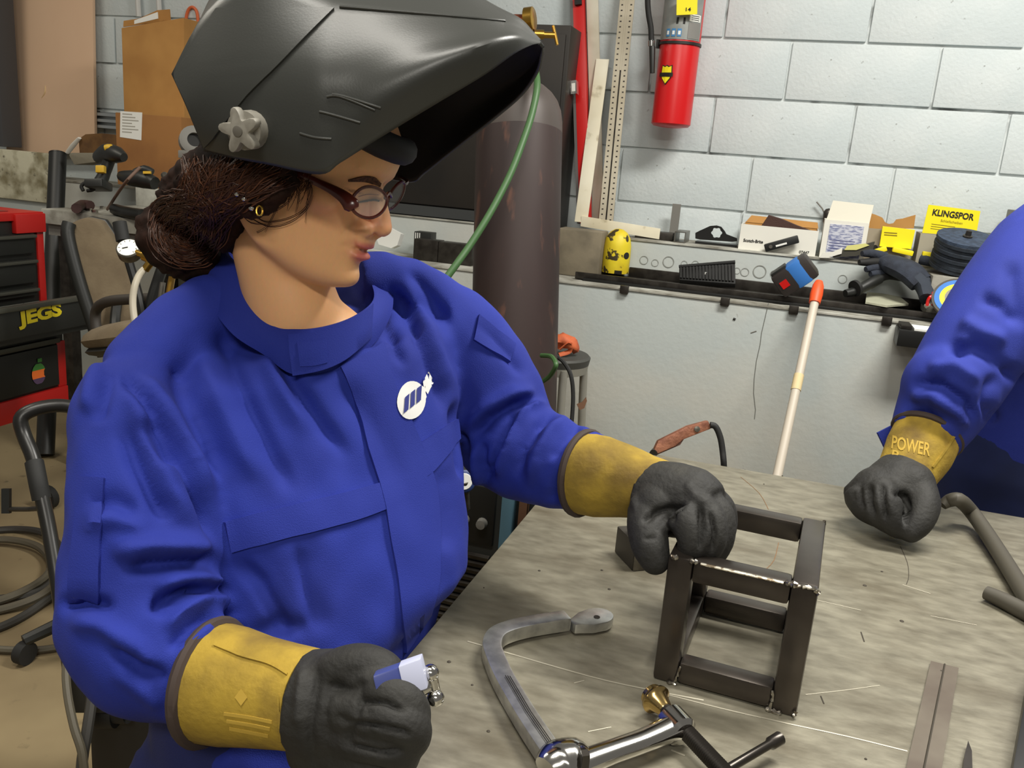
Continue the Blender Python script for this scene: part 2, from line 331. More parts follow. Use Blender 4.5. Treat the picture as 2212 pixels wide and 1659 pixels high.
mk('green_dot', G().lathe(st+tov*.0015, tov, [(0,.009),(.0004,.009)], 20), M('green_dot', (40,160,90), .5), cyl)
hs = [A(1150,118,2.3), A(1157,150,2.24), A(1160,190,2.2), A(1148,250,2.18), A(1128,310,2.16), A(1105,370,2.14), A(1078,425,2.12), A(1050,475,2.1), A(1015,530,2.08), A(985,572,2.06), A(955,615,2.05), A(935,660,2.05)]
mk('green_gas_hose', G().tube(hs, .0088, 10, 4), M('green_hose', (60,96,52), .5), None, 'green gas hose hanging down across the brown cylinder', 'hose')
# valve cap, channel and everything on the two ledges
yc = Z(1328, 588, .885)
cap = thing('valve_guard', yc, 'chipped yellow steel cylinder cap standing on the ledge', 'cap')
ycm = M('chipped_yellow', (226,204,40), .5, col2=(206,180,34), scale=12, col3=(60,50,24), scale3=34, lo3=.58, hi3=.62)
hh = Yp(1328, 493, yc[1])[2]-yc[2]; rc = .0475
mk('dome', G().lathe(yc, up, [(0,rc),(hh*.3,rc*1.02),(hh*.62,rc),(hh*.8,rc*.88),(hh*.92,rc*.62),(hh*.985,rc*.3),(hh,.002)], 30), ycm, cap)
mk('vent_hole', G().lathe(yc+np.array((.0385,-.026,hh*.42)), (.83,-.56,0), [(-.004,.012),(.0022,.012)], 16), m_ink, cap)
mk('chipped_notch', G().obox(yc+np.array((.02,-.042,.006)), (.012,0,0), (0,.006,0), (0,0,.006)), m_dsteel, cap)
ch = thing('steel_channel', Z(1400, 610, ZL2), 'long dark steel channel lying along the lower ledge', 'channel')
ca, cbp = Z(1242, 600, .868), Z(2085, 700, .868); ca[1] = cbp[1] = (ca[1]+cbp[1])/2
yc0 = ca[1]
mk('web', G().box((ca[0], yc0+.012, .866), (cbp[0]+.3, yc0+.19, .873)), m_dsteel, ch)
mk('front_flange', G().box((ca[0], yc0, .866), (cbp[0]+.3, yc0+.012, .889)), m_dsteel, ch, bev=.002)
mk('back_flange', G().box((ca[0]+.15, yc0+.178, .873), (cbp[0]+.3, yc0+.19, .905)), m_dsteel, ch, bev=.002)
mk('front_lip', G().box((ca[0]+.03, yc0-.014, .8632), (cbp[0]+.3, yc0+.002, .872)), m_blackm, ch, bev=.002)
for px, py in [(1358,616),(1571,641),(1716,657),(1912,683)]:
    p = Yp(px, py, yc0-.02); mk('tab', G().box((p[0]-.014, YL2-.014, .848), (p[0]+.014, YL2-.0006, .874)), m_dsteel, ch, bev=.003)
# ---- small things on the upper ledge, left to right
m_tape = M('label_white_blue', (206,208,214), .6)
z1 = ZL1+.004
def zc(px, py): return Z(px, py, z1)
# paper scrap and dark bars seen past the face
zlo = ZL2+.0032; p = Z(835, 545, zlo); sc = thing('paper_scrap', p, 'white folded paper scrap on the lower ledge beyond the nose', 'paper')
mk('sheet', G().prism([Yp(x, y, 2.93) for x, y in [(812,512),(838,490),(866,505),(858,530),(845,536),(818,528)]], (0,.03,-.004)), m_paper, sc)
for nm, (pl, pr, pt), lb in [('steel_bar_end', ((893,541),(945,547),(893,515)), 'dark steel bar offcut on the ledge left of the brown cylinder'),
                             ('steel_bar_end', ((946,548),(1018,556),(946,522)), 'dark flat bar offcut touching the brown cylinder')]:
    lo, hi = abox(pl, pr, pt, 2.9, .06); lo = (lo[0], lo[1], zlo); mk(nm, G().box(lo, hi), m_dsteel, None, lb, 'steel bar', bev=.002)
lo, hi = abox((888,531),(930,531),(900,500), 2.98, .05); lo = (lo[0]+.01, 2.98, zlo)
bp = mk('barcode_box', G().box(lo, hi), m_black, None, 'small black box with white stripes behind the steel offcuts', 'box', bev=.002)
for i in range(3): mk('white_stripe', G().box((lo[0]+.005+i*.008, 2.9785, lo[2]+.02), (lo[0]+.008+i*.008, 2.98, hi[2]-.004)), m_paper, bp)
# steel bars lying on the ledge with a tube end and an upright
lo, hi = abox((1371,512),(1452,524),(1371,497), 3.12, .05); mk('flat_bar', G().box((lo[0], 3.12, z1), (hi[0], 3.17, z1+.028)), m_dsteel, None, 'dark steel flat bar lying on the ledge by the framing square', 'steel bar', bev=.002)
c0 = zc(1462, 527); c0 = np.array((c0[0], 3.09, z1)); w = .019
tb = thing('square_tube_offcut', c0, 'short square steel tube end lying open toward the room on the ledge', 'steel tube')
for a_, b_ in (((-w,0,0),(w,.12,.003)),((-w,0,2*w-.003),(w,.12,2*w)),((-w,0,.003),(-w+.003,.12,2*w-.003)),((w-.003,0,.003),(w,.12,2*w-.003))):
    mk('tube_wall', G().box(c0+np.array(a_), c0+np.array(b_)), m_steel, tb)
a, b = Yp(1456, 494, 3.24), Yp(1460, 440, 3.26)
mk('upright_flat_bar', G().box((a[0]-.015, 3.235, z1), (a[0]+.015, 3.241, b[2])), m_gray, None, 'short upright grey flat bar leaning on the wall above the tube end', 'steel bar')
# black hinge plate with a star hole
pl = [(1502,517),(1502,502),(1512,498),(1534,488),(1548,487),(1558,490),(1566,500),(1572,512),(1592,514),(1592,523)]
hole = [(1548 + 11*math.cos(t)*(1+.12*math.cos(6*t)), 503 + 10.5*math.sin(t)*(1+.12*math.cos(6*t))) for t in np.linspace(0, 2*math.pi, 24, endpoint=False)]
hg = thing('bracket_plate', zc(1545,522), 'black metal bracket plate with a notched round hole on the ledge', 'bracket')
# plate built as a ring around the hole (outer points resampled to the hole's)
po = np.array(pl, float); seg = np.roll(po, -1, 0)-po; ln = np.linalg.norm(seg, axis=1); cs = np.concatenate([[0], np.cumsum(ln)])
outer = []
for t in np.linspace(0, 2*math.pi, 48, endpoint=False):
    dr = np.array((math.cos(t), math.sin(t))); best = None
    for i in range(len(po)):
        A2 = np.array((dr, -seg[i])).T
        if abs(np.linalg.det(A2)) < 1e-9: continue
        k, u_ = np.linalg.solve(A2, po[i]-np.array((1548,503)))
        if k > 0 and -1e-6 <= u_ <= 1+1e-6: best = k if best is None else max(best, k)
    outer.append((1548+dr[0]*best, 503+dr[1]*best))
inner = [(1548 + 11*math.cos(t)*(1+.1*math.cos(6*t)), 503 + 10.5*math.sin(t)*(1+.1*math.cos(6*t))) for t in np.linspace(0, 2*math.pi, 48, endpoint=False)]
g = G(); g.rings([[Yp(x, y, 3.14) for x, y in inner], [Yp(x, y, 3.14) for x, y in outer], [Yp(x, y, 3.14)+np.array((0,.006,0)) for x, y in outer], [Yp(x, y, 3.14)+np.array((0,.006,0)) for x, y in inner], [Yp(x, y, 3.14) for x, y in inner]], cap=False)
mk('plate', g, m_blackm, hg, smooth=False)
mk('foot', G().box((Yp(1502,520,3.14)[0], 3.14, z1), (Yp(1592,523,3.14)[0], 3.2, z1+.008)), m_blackm, hg)
# open carton with a brown pad
def carton(name, pl, pr, pt, y, dy, mo, label, th=.003, mi=None):
    lo, hi = abox(pl, pr, pt, y, dy); z0 = z1; x0, x1, zt_ = lo[0], hi[0], hi[2]
    c = thing(name, ((x0+x1)/2, y+dy/2, z0), label, 'box')
    mk('base', G().box((x0, y, z0), (x1, y+dy, z0+th)), mo, c)
    f = mk('front_panel', G().box((x0, y, z0+th), (x1, y+th, zt_)), mo, c)
    mk('back_panel', G().box((x0, y+dy-th, z0+th), (x1, y+dy, zt_)), mi or mo, c)
    for q in (x0, x1-th): mk('side_panel', G().box((q, y+th, z0+th), (q+th, y+dy-th, zt_)), mo, c)
    return c, f, x0, x1, z0, zt_
c, f, x0, x1, z0, zt_ = carton('abrasive_pad_carton', (1595,531),(1762,543),(1597,483), 3.10, .17, m_white, 'open white carton of brown abrasive pads on the ledge', mi=m_cardb)
text('brand_print', 'Scotch-Brite', (x0+.014, 3.0992, z0+.026), (1,0,0), (0,0,1), .010, m_ink, f, bold=.03, squash=.9)
text('number_print', '07447', (x1-.052, 3.0992, z0+.006), (1,0,0), (0,0,1), .009, m_ink, f, bold=.02)
mk('back_flap', G().prism([(x0+.004,3.265,zt_),(x1,3.265,zt_),(x1-.005,3.282,zt_+.02),(x0+.02,3.282,zt_+.024)], (0,.002,0)), m_cardb, c)
pd = thing('abrasive_pad', (x0+.15, 3.18, z0+.03), 'dark brown abrasive pad sticking out of the white carton', 'abrasive pad')
mk('pad', G().prism([Yp(x, y, 3.17) for x, y in [(1645,487),(1660,465),(1690,474),(1720,487),(1752,499),(1752,510),(1645,510)]], (0,.05,0)), M('maroon_pad', (74,52,46), .95, bump=.6, bscale=300), pd)
# black folding tool before the carton
p0, p1 = zc(1650, 541), zc(1726, 520)
a, b = Yp(1652, 536, 3.075), Yp(1725, 516, 3.075)
tl = thing('folding_knife', a, 'black folding utility tool lying in front of the white carton', 'tool')
d = _n(b-a); mk('handle', G().obox((a+b)/2, (b-a)/2, np.cross(d,(0,1,0))*.013, (0,.010,0)), m_black, tl, bev=.004)
mk('hinge_pin', G().cyl(a+d*.02+np.array((0,-.0125,0)), a+d*.02+np.array((0,.012,0)), .006), m_steel, tl)
mk('white_print', G().obox((a+b)/2+np.array((0,-.0106,-.003)), d*.018, np.cross(d,(0,1,0))*.003, (0,.0004,0)), m_paper, tl)
# white carton with its lid up
c, f, x0, x1, z0, zt_ = carton('white_carton', (1772,538),(1868,540),(1783,474), 3.10, .12, m_white, 'white carton with raised lid and bluish print on the ledge')
mk('raised_lid', G().prism([(x0+.004,3.104,zt_),(x1,3.104,zt_),(x1+.006,3.14,zt_+.058),(x0+.016,3.14,zt_+.062)], (0,.003,0)), M('carton_inside', (206,202,186), .8), c)
lb = mk('printed_panel', G().box((x0+.018, 3.0985, z0+.004), (x1-.014, 3.0999, zt_-.012)), M('print_violet', (198,200,212), .7, col2=(120,126,160), scale=160, lo=.45, hi=.6, stretch=(.4,1,1.6)), c)
for q in range(6): mk('text_line', G().box((x0+.024, 3.0978, z0+.014+q*.009), (x1-.022-(q % 3)*.006, 3.0986, z0+.0165+q*.009)), M('violet_ink', (96,100,140), .7), lb)
nl = thing('wire_and_knob', Yp(1782,470,3.26), 'thin wire with dark knob poking up behind the white carton', 'tool')
mk('wire', G().tube([Yp(1764,436,3.27), Yp(1776,450,3.27), Yp(1790,478,3.27), Yp(1792,530,3.27)], .003, 6), m_gray, nl)
mk('knob', G().lathe(Yp(1788,466,3.27), up, [(-.03,.008),(-.02,.014),(.012,.016),(.022,.01),(.025,.002)], 14), m_dsteel, nl)
# brown box with scalloped flap and yellow sleeve
c, f, x0, x1, z0, zt_ = carton('brown_carton', (1868,540),(1967,548),(1870,492), 3.12, .12, M('grey_card', (150,140,122), .85), 'torn brown carton with a scalloped flap between the white and yellow boxes')
pf = [(1876,470),(1880,460),(1892,464),(1906,470),(1912,480),(1920,484),(1930,482),(1936,474),(1950,472),(1978,464),(1974,494),(1872,494)]
mk('scalloped_flap', G().prism([Yp(x, y, 3.2) for x, y in pf], (0,.003,0)), m_cardb, c)
mk('dark_hole', G().lathe((x0+.03,3.1195,z0+.048), (0,-1,0), [(-.001,.008),(.0006,.008)], 12), m_ink, c)
c0 = thing('yellow_disc_sleeve', Yp(1935,540,3.09), 'yellow packet with small print in front of the brown carton', 'packet')
mk('packet', G().prism([Yp(x, y, 3.09) for x, y in [(1900,532),(1907,489),(1977,497),(1968,538)]], (0,.02,.0)), m_yellow, c0)
for q in range(2): mk('print_line', G().prism([Yp(x, y+q*5, 3.089) for x, y in [(1910,501),(1938,503),(1938,505),(1910,503)]], (0,.0008,0)), M('ochre_ink', (130,116,20), .7), c0)
for i, (x0p, y0p, x1p, y1p, lbl) in enumerate([(1888,545,1915,536,'yellow packet edge left of the long yellow packet on the ledge'), (1928,538,1972,548,'long flat yellow packet lying below the yellow sleeve'), (1992,548,2030,554,'yellow roll lying under the tall yellow box')]):
    a, b = Yp(x0p, y0p, 3.075), Yp(x1p, y1p, 3.075); d = _n(b-a)
    mk('yellow_packet', G().obox((a+b)/2, (b-a)/2, np.cross(d,(0,1,0))*.008, (0,.012,0)), m_yellow, None, lbl, 'packet', bev=.003)
# clear package with pale label before the cartons
pk = thing('blister_pack', zc(1830,545), 'crumpled clear blister pack with pale yellow label at the ledge edge', 'package')
mk('card', G().prism([Yp(x, y, 3.06) for x, y in [(1790,546),(1828,538),(1890,522),(1886,538),(1850,553),(1800,556)]], (0,.02,0)), M('pack_dark', (70,68,60), .3), pk)
mk('pale_label', G().prism([Yp(x, y, 3.056) for x, y in [(1824,540),(1830,531),(1870,526),(1878,530),(1850,540)]], (0,.006,0)), M('pale_yellow', (214,210,130), .5), pk)
mk('torn_paper', G().prism([Yp(x, y, 3.054) for x, y in [(1771,557),(1778,546),(1800,544),(1820,535),(1818,548),(1790,556)]], (0,.006,0)), m_white, pk)
# yellow box with raised lid lettering
c, f, x0, x1, z0, zt_ = carton('yellow_lid_carton', (1982,540),(2075,552),(1992,504), 3.12, .12, M('grey_card2', (160,154,138), .85), 'grey carton with a raised bright yellow lettered lid on the ledge')
q4 = [Yp(x, y, 3.15) for x, y in [(1992,503),(2006,442),(2118,456),(2108,512)]]
ld = mk('yellow_lid', G().prism(q4, (0,.004,0)), m_yellow, c)
xd = q4[2]-q4[1]; yd = q4[1]-q4[0]
text('lid_lettering', 'KLINGSPOR', q4[0]+(q4[1]-q4[0])*.66+xd*.11+np.array((0,-.0008,0)), xd, yd, .019, m_ink, ld, bold=.03, width=np.linalg.norm(xd)*.80)
m_ink2 = M('ochre_ink', (130,116,20), .7)
text('lid_small_print', 'Schleifscheiben', q4[0]+(q4[1]-q4[0])*.47+xd*.3+np.array((0,-.0008,0)), xd, yd, .008, m_ink2, ld, width=np.linalg.norm(xd)*.42)
for q in range(3): mk('lid_line', G().prism([q4[0]+(q4[1]-q4[0])*(.34-.08*q)+xd*u_+np.array((0,-.0006,v_)) for u_, v_ in ((.14,0),(.6,0),(.6,.002),(.14,.002))], (0,.0005,0)), m_ink2, ld)
# abrasive disc stack
m_disc = M('abrasive_blue', (58,72,92), .85, col2=(44,54,70), scale=60, bump=.4, bscale=400)
tc = Yp(2090, 512, 3.0); ax = _n((.04,-.26,.96))
ds = thing('abrasive_disc_stack', tc-ax*.1, 'stack of dark blue abrasive discs with a centre bolt on the ledge', 'disc stack')
R_d = .086
for i in range(9):
    o_ = tc - ax*(.011*i) + np.array((.002*math.sin(i*2), .002*math.cos(i*3), 0))
    r_ = R_d*(1-.002*i); mk('disc', G().lathe(o_, ax, [(-.0105,.01),(-.0105,r_),(-.0006,r_*1.0),(0,r_*.985),(0,.01)], 44), m_disc if i == 0 else M('abrasive_edge', (40,48,58), .85, col2=(30,36,44), scale=60), ds)
mk('centre_bolt', G().lathe(tc, ax, [(-.02,.012),(.004,.014),(.006,.009),(.02,.008),(.022,.002)], 16), m_dsteel, ds)
mk('steel_pedestal', G().box((tc[0]-.085, tc[1]-.075, .876), (tc[0]+.09, YL1-.01, tc[2]-.12)), m_ledge, None, 'grey dusty block standing under the blue disc stack', 'block', bev=.004)
# flap wheel with blue and yellow label
fc = Yp(2066, 642, 2.83); ax = _n((-.2,-.75,.62))
fw = thing('grinding_wheel', fc, 'grinding wheel with blue and yellow label leaning by the sleeve of the second person', 'grinding wheel')
mk('wheel', G().lathe(fc, ax, [(-.012,.01),(-.012,.066),(0,.066),(.0005,.01)], 40), M('wheel_grey', (84,80,74), .9), fw)
mk('blue_ring', G().lathe(fc, ax, [(.0,.059),(.0014,.059),(.0014,.045),(0,.045)], 40), m_blue, fw)
mk('yellow_ring', G().lathe(fc, ax, [(.0,.045),(.0016,.045),(.0016,.031),(0,.031)], 40), M('yellow_ring', (226,206,40), .5), fw)
mk('hub', G().lathe(fc, ax, [(0,.031),(.0018,.031),(.002,.012),(.006,.011),(.03,.009),(.032,.002)], 24), m_steel, fw)
# dark work glove slumped over the edge
gl = thing('work_glove', Z(1940, 640, .89), 'dark blue knitted work glove slumped over the upper ledge edge', 'glove')
m_glv = M('glove_navy', (48,54,66), .9, col2=(38,42,52), scale=30, bump=.4, bscale=200)
g = G()
g.tube([A(1905,560,2.80), A(1930,572,2.76), A(1965,588,2.72), A(1990,612,2.70)], [.03,.05,.055,.05], 14, 4, flat=.62)
mk('palm', g, m_glv, gl)
for i, ptsp in enumerate([[(1912,555),(1885,548),(1862,548)], [(1915,565),(1885,566),(1856,567)], [(1920,575),(1892,578),(1870,582)], [(1925,590),(1900,590),(1880,592)]]):
    mk('finger', G().tube([A(x, y, 2.78-.01*k) for k, (x, y) in enumerate(ptsp)], [.016,.0145,.009], 10, 4), m_rubber if i == 1 else m_glv, gl)
mk('thumb', G().tube([A(1990,560,2.79), A(2012,566,2.77), A(2028,572,2.77)], [.018,.015,.01], 10, 3), m_glv, gl)
mk('cuff', G().tube([A(1978,596,2.71), A(2000,622,2.70), A(2008,650,2.68)], [.05,.056,.05], 14, 3, flat=.5), M('glove_cuff', (52,58,68), .9), gl)
# short square tube, black nozzle, paper, red clip on the channel
c0 = Z(1965, 638, .9); w = .022
tq = thing('square_tube_stub', c0, 'short black square tube stub lying under the dark glove', 'steel tube')
for a_, b_ in (((-w,-.02,0),(w+.02,.0,.003)),((-w,-.02,2*w-.003),(w+.02,.0,2*w)),((-w,-.02,.003),(-w+.003,.0,2*w-.003)),((w+.017,-.02,.003),(w+.02,0,2*w-.003))):
    mk('tube_wall', G().box(c0+np.array(a_)+np.array((0,-.02,0)), c0+np.array(b_)), m_blackm, tq)
mk('closed_end', G().box(c0+np.array((-w-.03,-.02,0)), c0+np.array((-w,.0,2*w))), m_dsteel, tq)
nz = thing('torch_nozzle', Z(1845,628,.89), 'black torch nozzle lying left of the square tube stub', 'torch')
mk('barrel', G().tube([A(1826,634,2.73), A(1850,628,2.74), A(1880,612,2.75), A(1900,602,2.76)], [.012,.016,.018,.016], 12, 3), m_black, nz)
mk('flange', G().lathe(A(1850,622,2.73), _n(A(1900,602,2.76)-A(1850,622,2.73)), [(-.008,.026),(.002,.026),(.004,.016)], 18), m_rubber, nz)
mk('cable', G().tube([A(1900,602,2.76), A(1920,596,2.77), A(1946,600,2.79)], .012, 10, 3), m_rubber, nz)
pp = thing('crumpled_paper', Z(1910,655,.89), 'strip of crumpled greenish white paper on the channel under the glove', 'paper')
mk('sheet', G().prism([Z(x, y, .892+zz) for x, y, zz in [(1869,656,0),(1872,634,.012),(1905,636,.014),(1940,642,.01),(1962,660,0),(1915,664,0)]], (0,0,.006)), M('paper_grey', (172,172,150), .8, bump=.6, bscale=80), pp)
rcp = thing('red_clip', Z(2010,660,.89), 'bent red wire clip with white end below the disc stack', 'clip')
mk('loop', G().tube([A(2003,658,2.6), A(2006,646,2.65), A(2018,632,2.65), A(2027,636,2.65), A(2024,648,2.65), A(2014,660,2.65)], .005, 8, 4), m_red, rcp)
mk('white_end', G().cyl(A(1999,662,2.65), A(2007,658,2.65), .007), m_white, rcp)
# power-tool battery wrapped in blue tape, second battery, ribbed pad
bt = thing('taped_battery', Z(1715,628,.875), 'black power tool battery wrapped in bright blue tape on the channel', 'battery')
c0 = A(1717,594,2.72); e1 = _n(A(1745,575,2.72)-A(1690,612,2.76)); e2 = _n(np.cross(e1, (0,-1,0))+np.array((.2,.1,.1))); e2 = _n(e2-e2.dot(e1)*e1); e3 = np.cross(e1, e2)
mk('case', G().obox(c0, e1*.062, e2*.040, e3*.034), M('battery_black', (48,42,40), .5), bt, bev=.012)
mk('blue_wrap', G().obox(c0+e1*.016, e1*.028, e2*.0412, e3*.0352), m_blue, bt, bev=.012)
mk('red_badge', G().obox(c0-e1*.036-e3*.0345, e1*.012, e2*.012, e3*.0012), m_red, bt)
mk('rail', G().obox(c0-e1*.03-e2*.0405, e1*.026, e2*.006, e3*.02), m_black, bt, bev=.002)
b2 = thing('spare_battery', Z(1790,636,.875), 'small dark power tool battery behind the orange pole tip', 'battery')
c0 = Z(1790,634,.875)+np.array((0,.03,.026)); mk('case', G().box(c0-np.array((.044,.03,.026)), c0+np.array((.044,.03,.026))), M('battery_black', (48,42,40), .5), b2, bev=.008)
mk('red_strip', G().box(c0+np.array((.034,-.0312,-.018)), c0+np.array((.038,-.0298,.018))), m_red, b2)
mk('contact_rail', G().box(c0+np.array((-.02,-.0312,.004)), c0+np.array((.02,-.0298,.012))), m_gray, b2)
rp = thing('ribbed_rubber_pad', Z(1528,610,.875), 'black ribbed rubber pedal pad lying on the channel', 'rubber pad')
a, b, c_, d_ = A(1467,604,2.93), A(1589,613,2.87), A(1588,567,2.9), A(1467,577,2.97)
n_ = _n(np.cross(b-a, d_-a)); 
if n_[1] > 0: n_ = -n_
mk('backing', G().prism([a, b, c_, d_], -n_*.02), m_rubber, rp, bev=.004)
for i in range(17):
    t = (i+.6)/17.4; p_, q_ = a+(b-a)*t, d_+(c_-d_)*t
    mk('rib', G().obox(p_+(q_-p_)*.46+n_*.003, (b-a)/17.4*.28, (q_-p_)*.40, n_*.004), m_rubber, rp)
mk('top_rim', G().tube([d_+n_*.002, c_+n_*.002], .006, 8), m_rubber, rp)
mk('white_fleck', G().obox(a+(b-a)*.48+(d_-a)*.45+n_*.008, (.003,0,0), (0,.001,0), (0,0,.006)), m_paper, rp)
# steel box section under the lower ledge with paper on it
a = Yp(1933, 742, 2.74); 
ss = thing('steel_box_section', (a[0], 2.76, a[2]), 'dark steel box section fixed below the channel with white paper on top', 'steel section')
tz = Yp(1936, 706, 2.74)[2]
mk('beam', G().box((a[0], 2.70, a[2]), (a[0]+.5, 2.798, tz)), m_blackm, ss, bev=.003)
mk('paper_strip', G().box((a[0]+.04, 2.705, tz+.0005), (a[0]+.4, 2.79, tz+.006)), m_paper, ss)
mk('end_lug', G().box((a[0]+.004, 2.71, tz), (a[0]+.034, 2.79, tz+.012)), m_dsteel, ss, bev=.002)
# grey-white pole with orange tip
p0, p1 = A(1770, 606, 2.62), A(1668, 1080, 2.36)
d = _n(p1-p0); end = p0 + d*((.01-p0[2])/d[2])
po = thing('broom_pole', end, 'long white pole with an orange tip leaning on the lower ledge', 'pole')
mk('shaft', G().cyl(p0+d*.06, end, .0125, .0135), M('pole_white', (196,186,170), .5), po)
mk('orange_tip', G().lathe(p0, d, [(0,.004),(.004,.011),(.02,.0165),(.05,.0185),(.075,.0165),(.08,.0165),(.0805,.012)], 18), m_orange, po)
t_ = A(1718,828,2.5); k = (t_-p0).dot(d); mk('tape_band', G().cyl(p0+d*(k-.025), p0+d*(k+.025), .0142), M('masking_tape', (216,196,150), .7), po)
# box corner and bolt at the right edge of the picture
lo = Yp(2178, 520, 3.14); mk('tin_box', G().box((lo[0], 3.12, z1), (lo[0]+.4, 3.25, Yp(2205,455,3.12)[2])), m_gray, None, 'grey tin box at the right end of the ledge', 'box', bev=.004)
mk('metal_bush', G().cyl(Yp(2163,486,3.28), Yp(2173,494,3.2), .012), m_chrome, None, 'small shiny metal bush fixed to the wall beside the tin box', 'bush')
# low stool with an orange leather rag and cables beyond the far arm
sp = A(1196, 762, 2.6)
so = thing('round_stool', (sp[0], sp[1], 0), 'low grey round-seat stool beside the base of the gas cylinder', 'stool')
mk('seat', G().lathe(sp, up, [(-.03,.10),(-.026,.107),(-.006,.111),(0,.105),(.001,.002)], 36), M('seat_dark', (62,62,58), .6), so)
mk('skirt', G().lathe(sp, up, [(-.05,.102),(-.026,.107)], 36), M('stool_grey', (140,138,128), .6), so)
for t in (.6, 2.2, 3.7, 5.3):
    d2 = np.array((math.cos(t), math.sin(t), 0)); mk('leg', G().tube([sp+d2*.1-up*.03, sp+d2*.14-up*sp[2]*.999], .012, 10), M('leg_grey', (150,148,138), .5, .3), so)
mk('foot_ring', G().tube([sp+np.array((.125*math.cos(t), .125*math.sin(t), -sp[2]*.6)) for t in np.linspace(0, 2*math.pi, 25)], .007, 8), m_gray, so)
rg = thing('leather_rag', sp, 'crumpled orange leather rag lying on the round stool', 'rag')
m_rag = M('orange_leather', (196,98,56), .7, col2=(160,70,40), scale=18, bump=.4, bscale=60)
rng = np.random.RandomState(4); g = G(); RR = []
for i in range(9):
    t = i/8; c_ = sp + RW[:,0]*(-.03+.11*t) + np.array((0,-.03,.012+.030*math.sin(t*3.0)))
    RR.append([c_ + (math.cos(q)*np.array((.0,.035,0))+math.sin(q)*np.array((0,0,.026)))*(.55+.5*rng.rand())*(1 if 0 < i < 8 else .35) for q in np.linspace(0, 2*math.pi, 12, endpoint=False)])
g.rings(RR); mk('folds', g, m_rag, rg, ang=60)
mk('loop_flap', G().tube([sp+RW[:,0]*.03+np.array((0,-.05,.02)), sp+RW[:,0]*.055+np.array((0,-.055,.04)), sp+RW[:,0]*.06+np.array((0,-.05,.015)), sp+RW[:,0]*.03+np.array((0,-.055,.004))], .008, 8, 5, flat=.4), m_rag, rg)
mk('green_hose_coil', G().tube([A(1160,830,2.2), A(1185,815,2.15), A(1199,795,2.1), A(1200,783,2.1), A(1190,770,2.15), A(1170,768,2.2)], .006, 8, 5), M('green_hose', (60,96,52), .5), None, 'short curl of green hose at the foot of the gas cylinder', 'hose')
mk('black_cable', G().tube([A(1196,765,2.44), A(1218,783,2.43), A(1233,810,2.42), A(1238,850,2.42), A(1236,900,2.42), A(1230,960,2.42)], .006, 8, 5), m_rubber, None, 'black cable hanging beside the round stool', 'cable')
mk('rusty_bracket', G().prism([A(x, y, 2.5) for x, y in [(1246,873),(1258,868),(1266,858),(1268,866),(1262,882),(1252,886)]], RW[:,2]*.01), M('rust', (104,72,50), .8), so)
# rusty ground clamp beyond the table edge
gc0, gc1 = A(1408, 972, 1.78), A(1534, 918, 1.80)
gcl = thing('ground_clamp', gc0, 'rusty copper ground clamp clipped at the back edge of the welding table', 'clamp')
m_rust = M('rust_copper', (150,100,76), .6, .4, col2=(112,68,50), scale=40, bump=.4)
d = _n(gc1-gc0); w_ = np.cross(d, tov); w_ /= np.linalg.norm(w_)
mk('upper_jaw', G().prism([gc0+w_*.006, gc0+d*.02-w_*.012, gc0+d*.09-w_*.016, gc1-w_*.010, gc1+w_*.008, gc0+d*.07+w_*.006, gc0+d*.05+w_*.012, gc0+d*.01+w_*.012], RW[:,2]*.022), m_rust, gcl, bev=.003)
mk('lower_jaw', G().prism([gc0+w_*.014+RW[:,2]*.004, gc0+d*.06+w_*.014+RW[:,2]*.004, gc0+d*.075+w_*.004+RW[:,2]*.004, gc0+d*.02+w_*.002+RW[:,2]*.004], RW[:,2]*.016), M('clamp_dark', (84,56,44), .7), gcl)
mk('rivet', G().lathe(gc0+d*.105-w_*.003, -RW[:,2], [(-.002,.006),(.003,.006),(.004,.002)], 12), m_steel, gcl)
mk('jaw_tip', G().cyl(gc0+w_*.008, gc0+d*.008+w_*.008+RW[:,2]*.02, .008), m_dsteel, gcl)
mk('lead_cable', G().tube([gc1, A(1546,922,1.8), A(1556,945,1.8), A(1561,975,1.8), A(1564,1010,1.8), A(1566,1080,1.85)], .0065, 10, 4), m_rubber, gcl)

a, b, t_ = Yp(1196, 570, 2.96), Yp(1300, 580, 2.96), Yp(1240, 496, 2.96)
mk('concrete_block', G().box((a[0], 2.96, ZL2+.0032), (b[0]-.01, YL1-.006, t_[2])), M('dusty_concrete', (132,122,102), .9, col2=(108,100,84), scale=10, bump=.3), None, 'dusty brown concrete block between the gas cylinder and the yellow cap', 'block', bev=.006)
# ================================================================ BACKGROUND, LEFT
# pinkish panel leaning on the wall
a, b = Yp(14, 331, 3.2), Yp(205, 331, 3.2); zt = 2.45
pn = thing('plywood_panel', (a[0], 3.2, 1.11), 'pinkish beige painted panel leaning on the block wall at the left edge', 'panel')
mk('sheet', G().prism([(a[0],3.2,a[2]),(b[0],3.2,b[2]),(b[0]-.02,3.265,zt),(a[0]-.02,3.265,zt)], (0,.016,0)), m_wood, pn, bev=.002)
h = Yp(27, 218, 3.20); mk('latch_hole', G().lathe(h, (0,-1,0), [(-.01,.018),(.004,.016),(.006,.008)], 12), M('old_brass', (140,120,80), .6, .4), pn)
mk('scuff_mark', G().tube([Yp(98,185,3.215), Yp(98,200,3.213), Yp(90,212,3.212)], [.003,.006,.002], 6, 3, flat=.3), M('bare_wood', (224,200,150), .8), pn)
mk('dark_post', G().box((Yp(-40,300,3.1)[0], 3.06, 1.12), (Yp(8,330,3.06)[0], 3.16, 2.3)), M('post_grey', (70,70,72), .6), None, 'dark grey upright post at the far left edge', 'post', bev=.004)
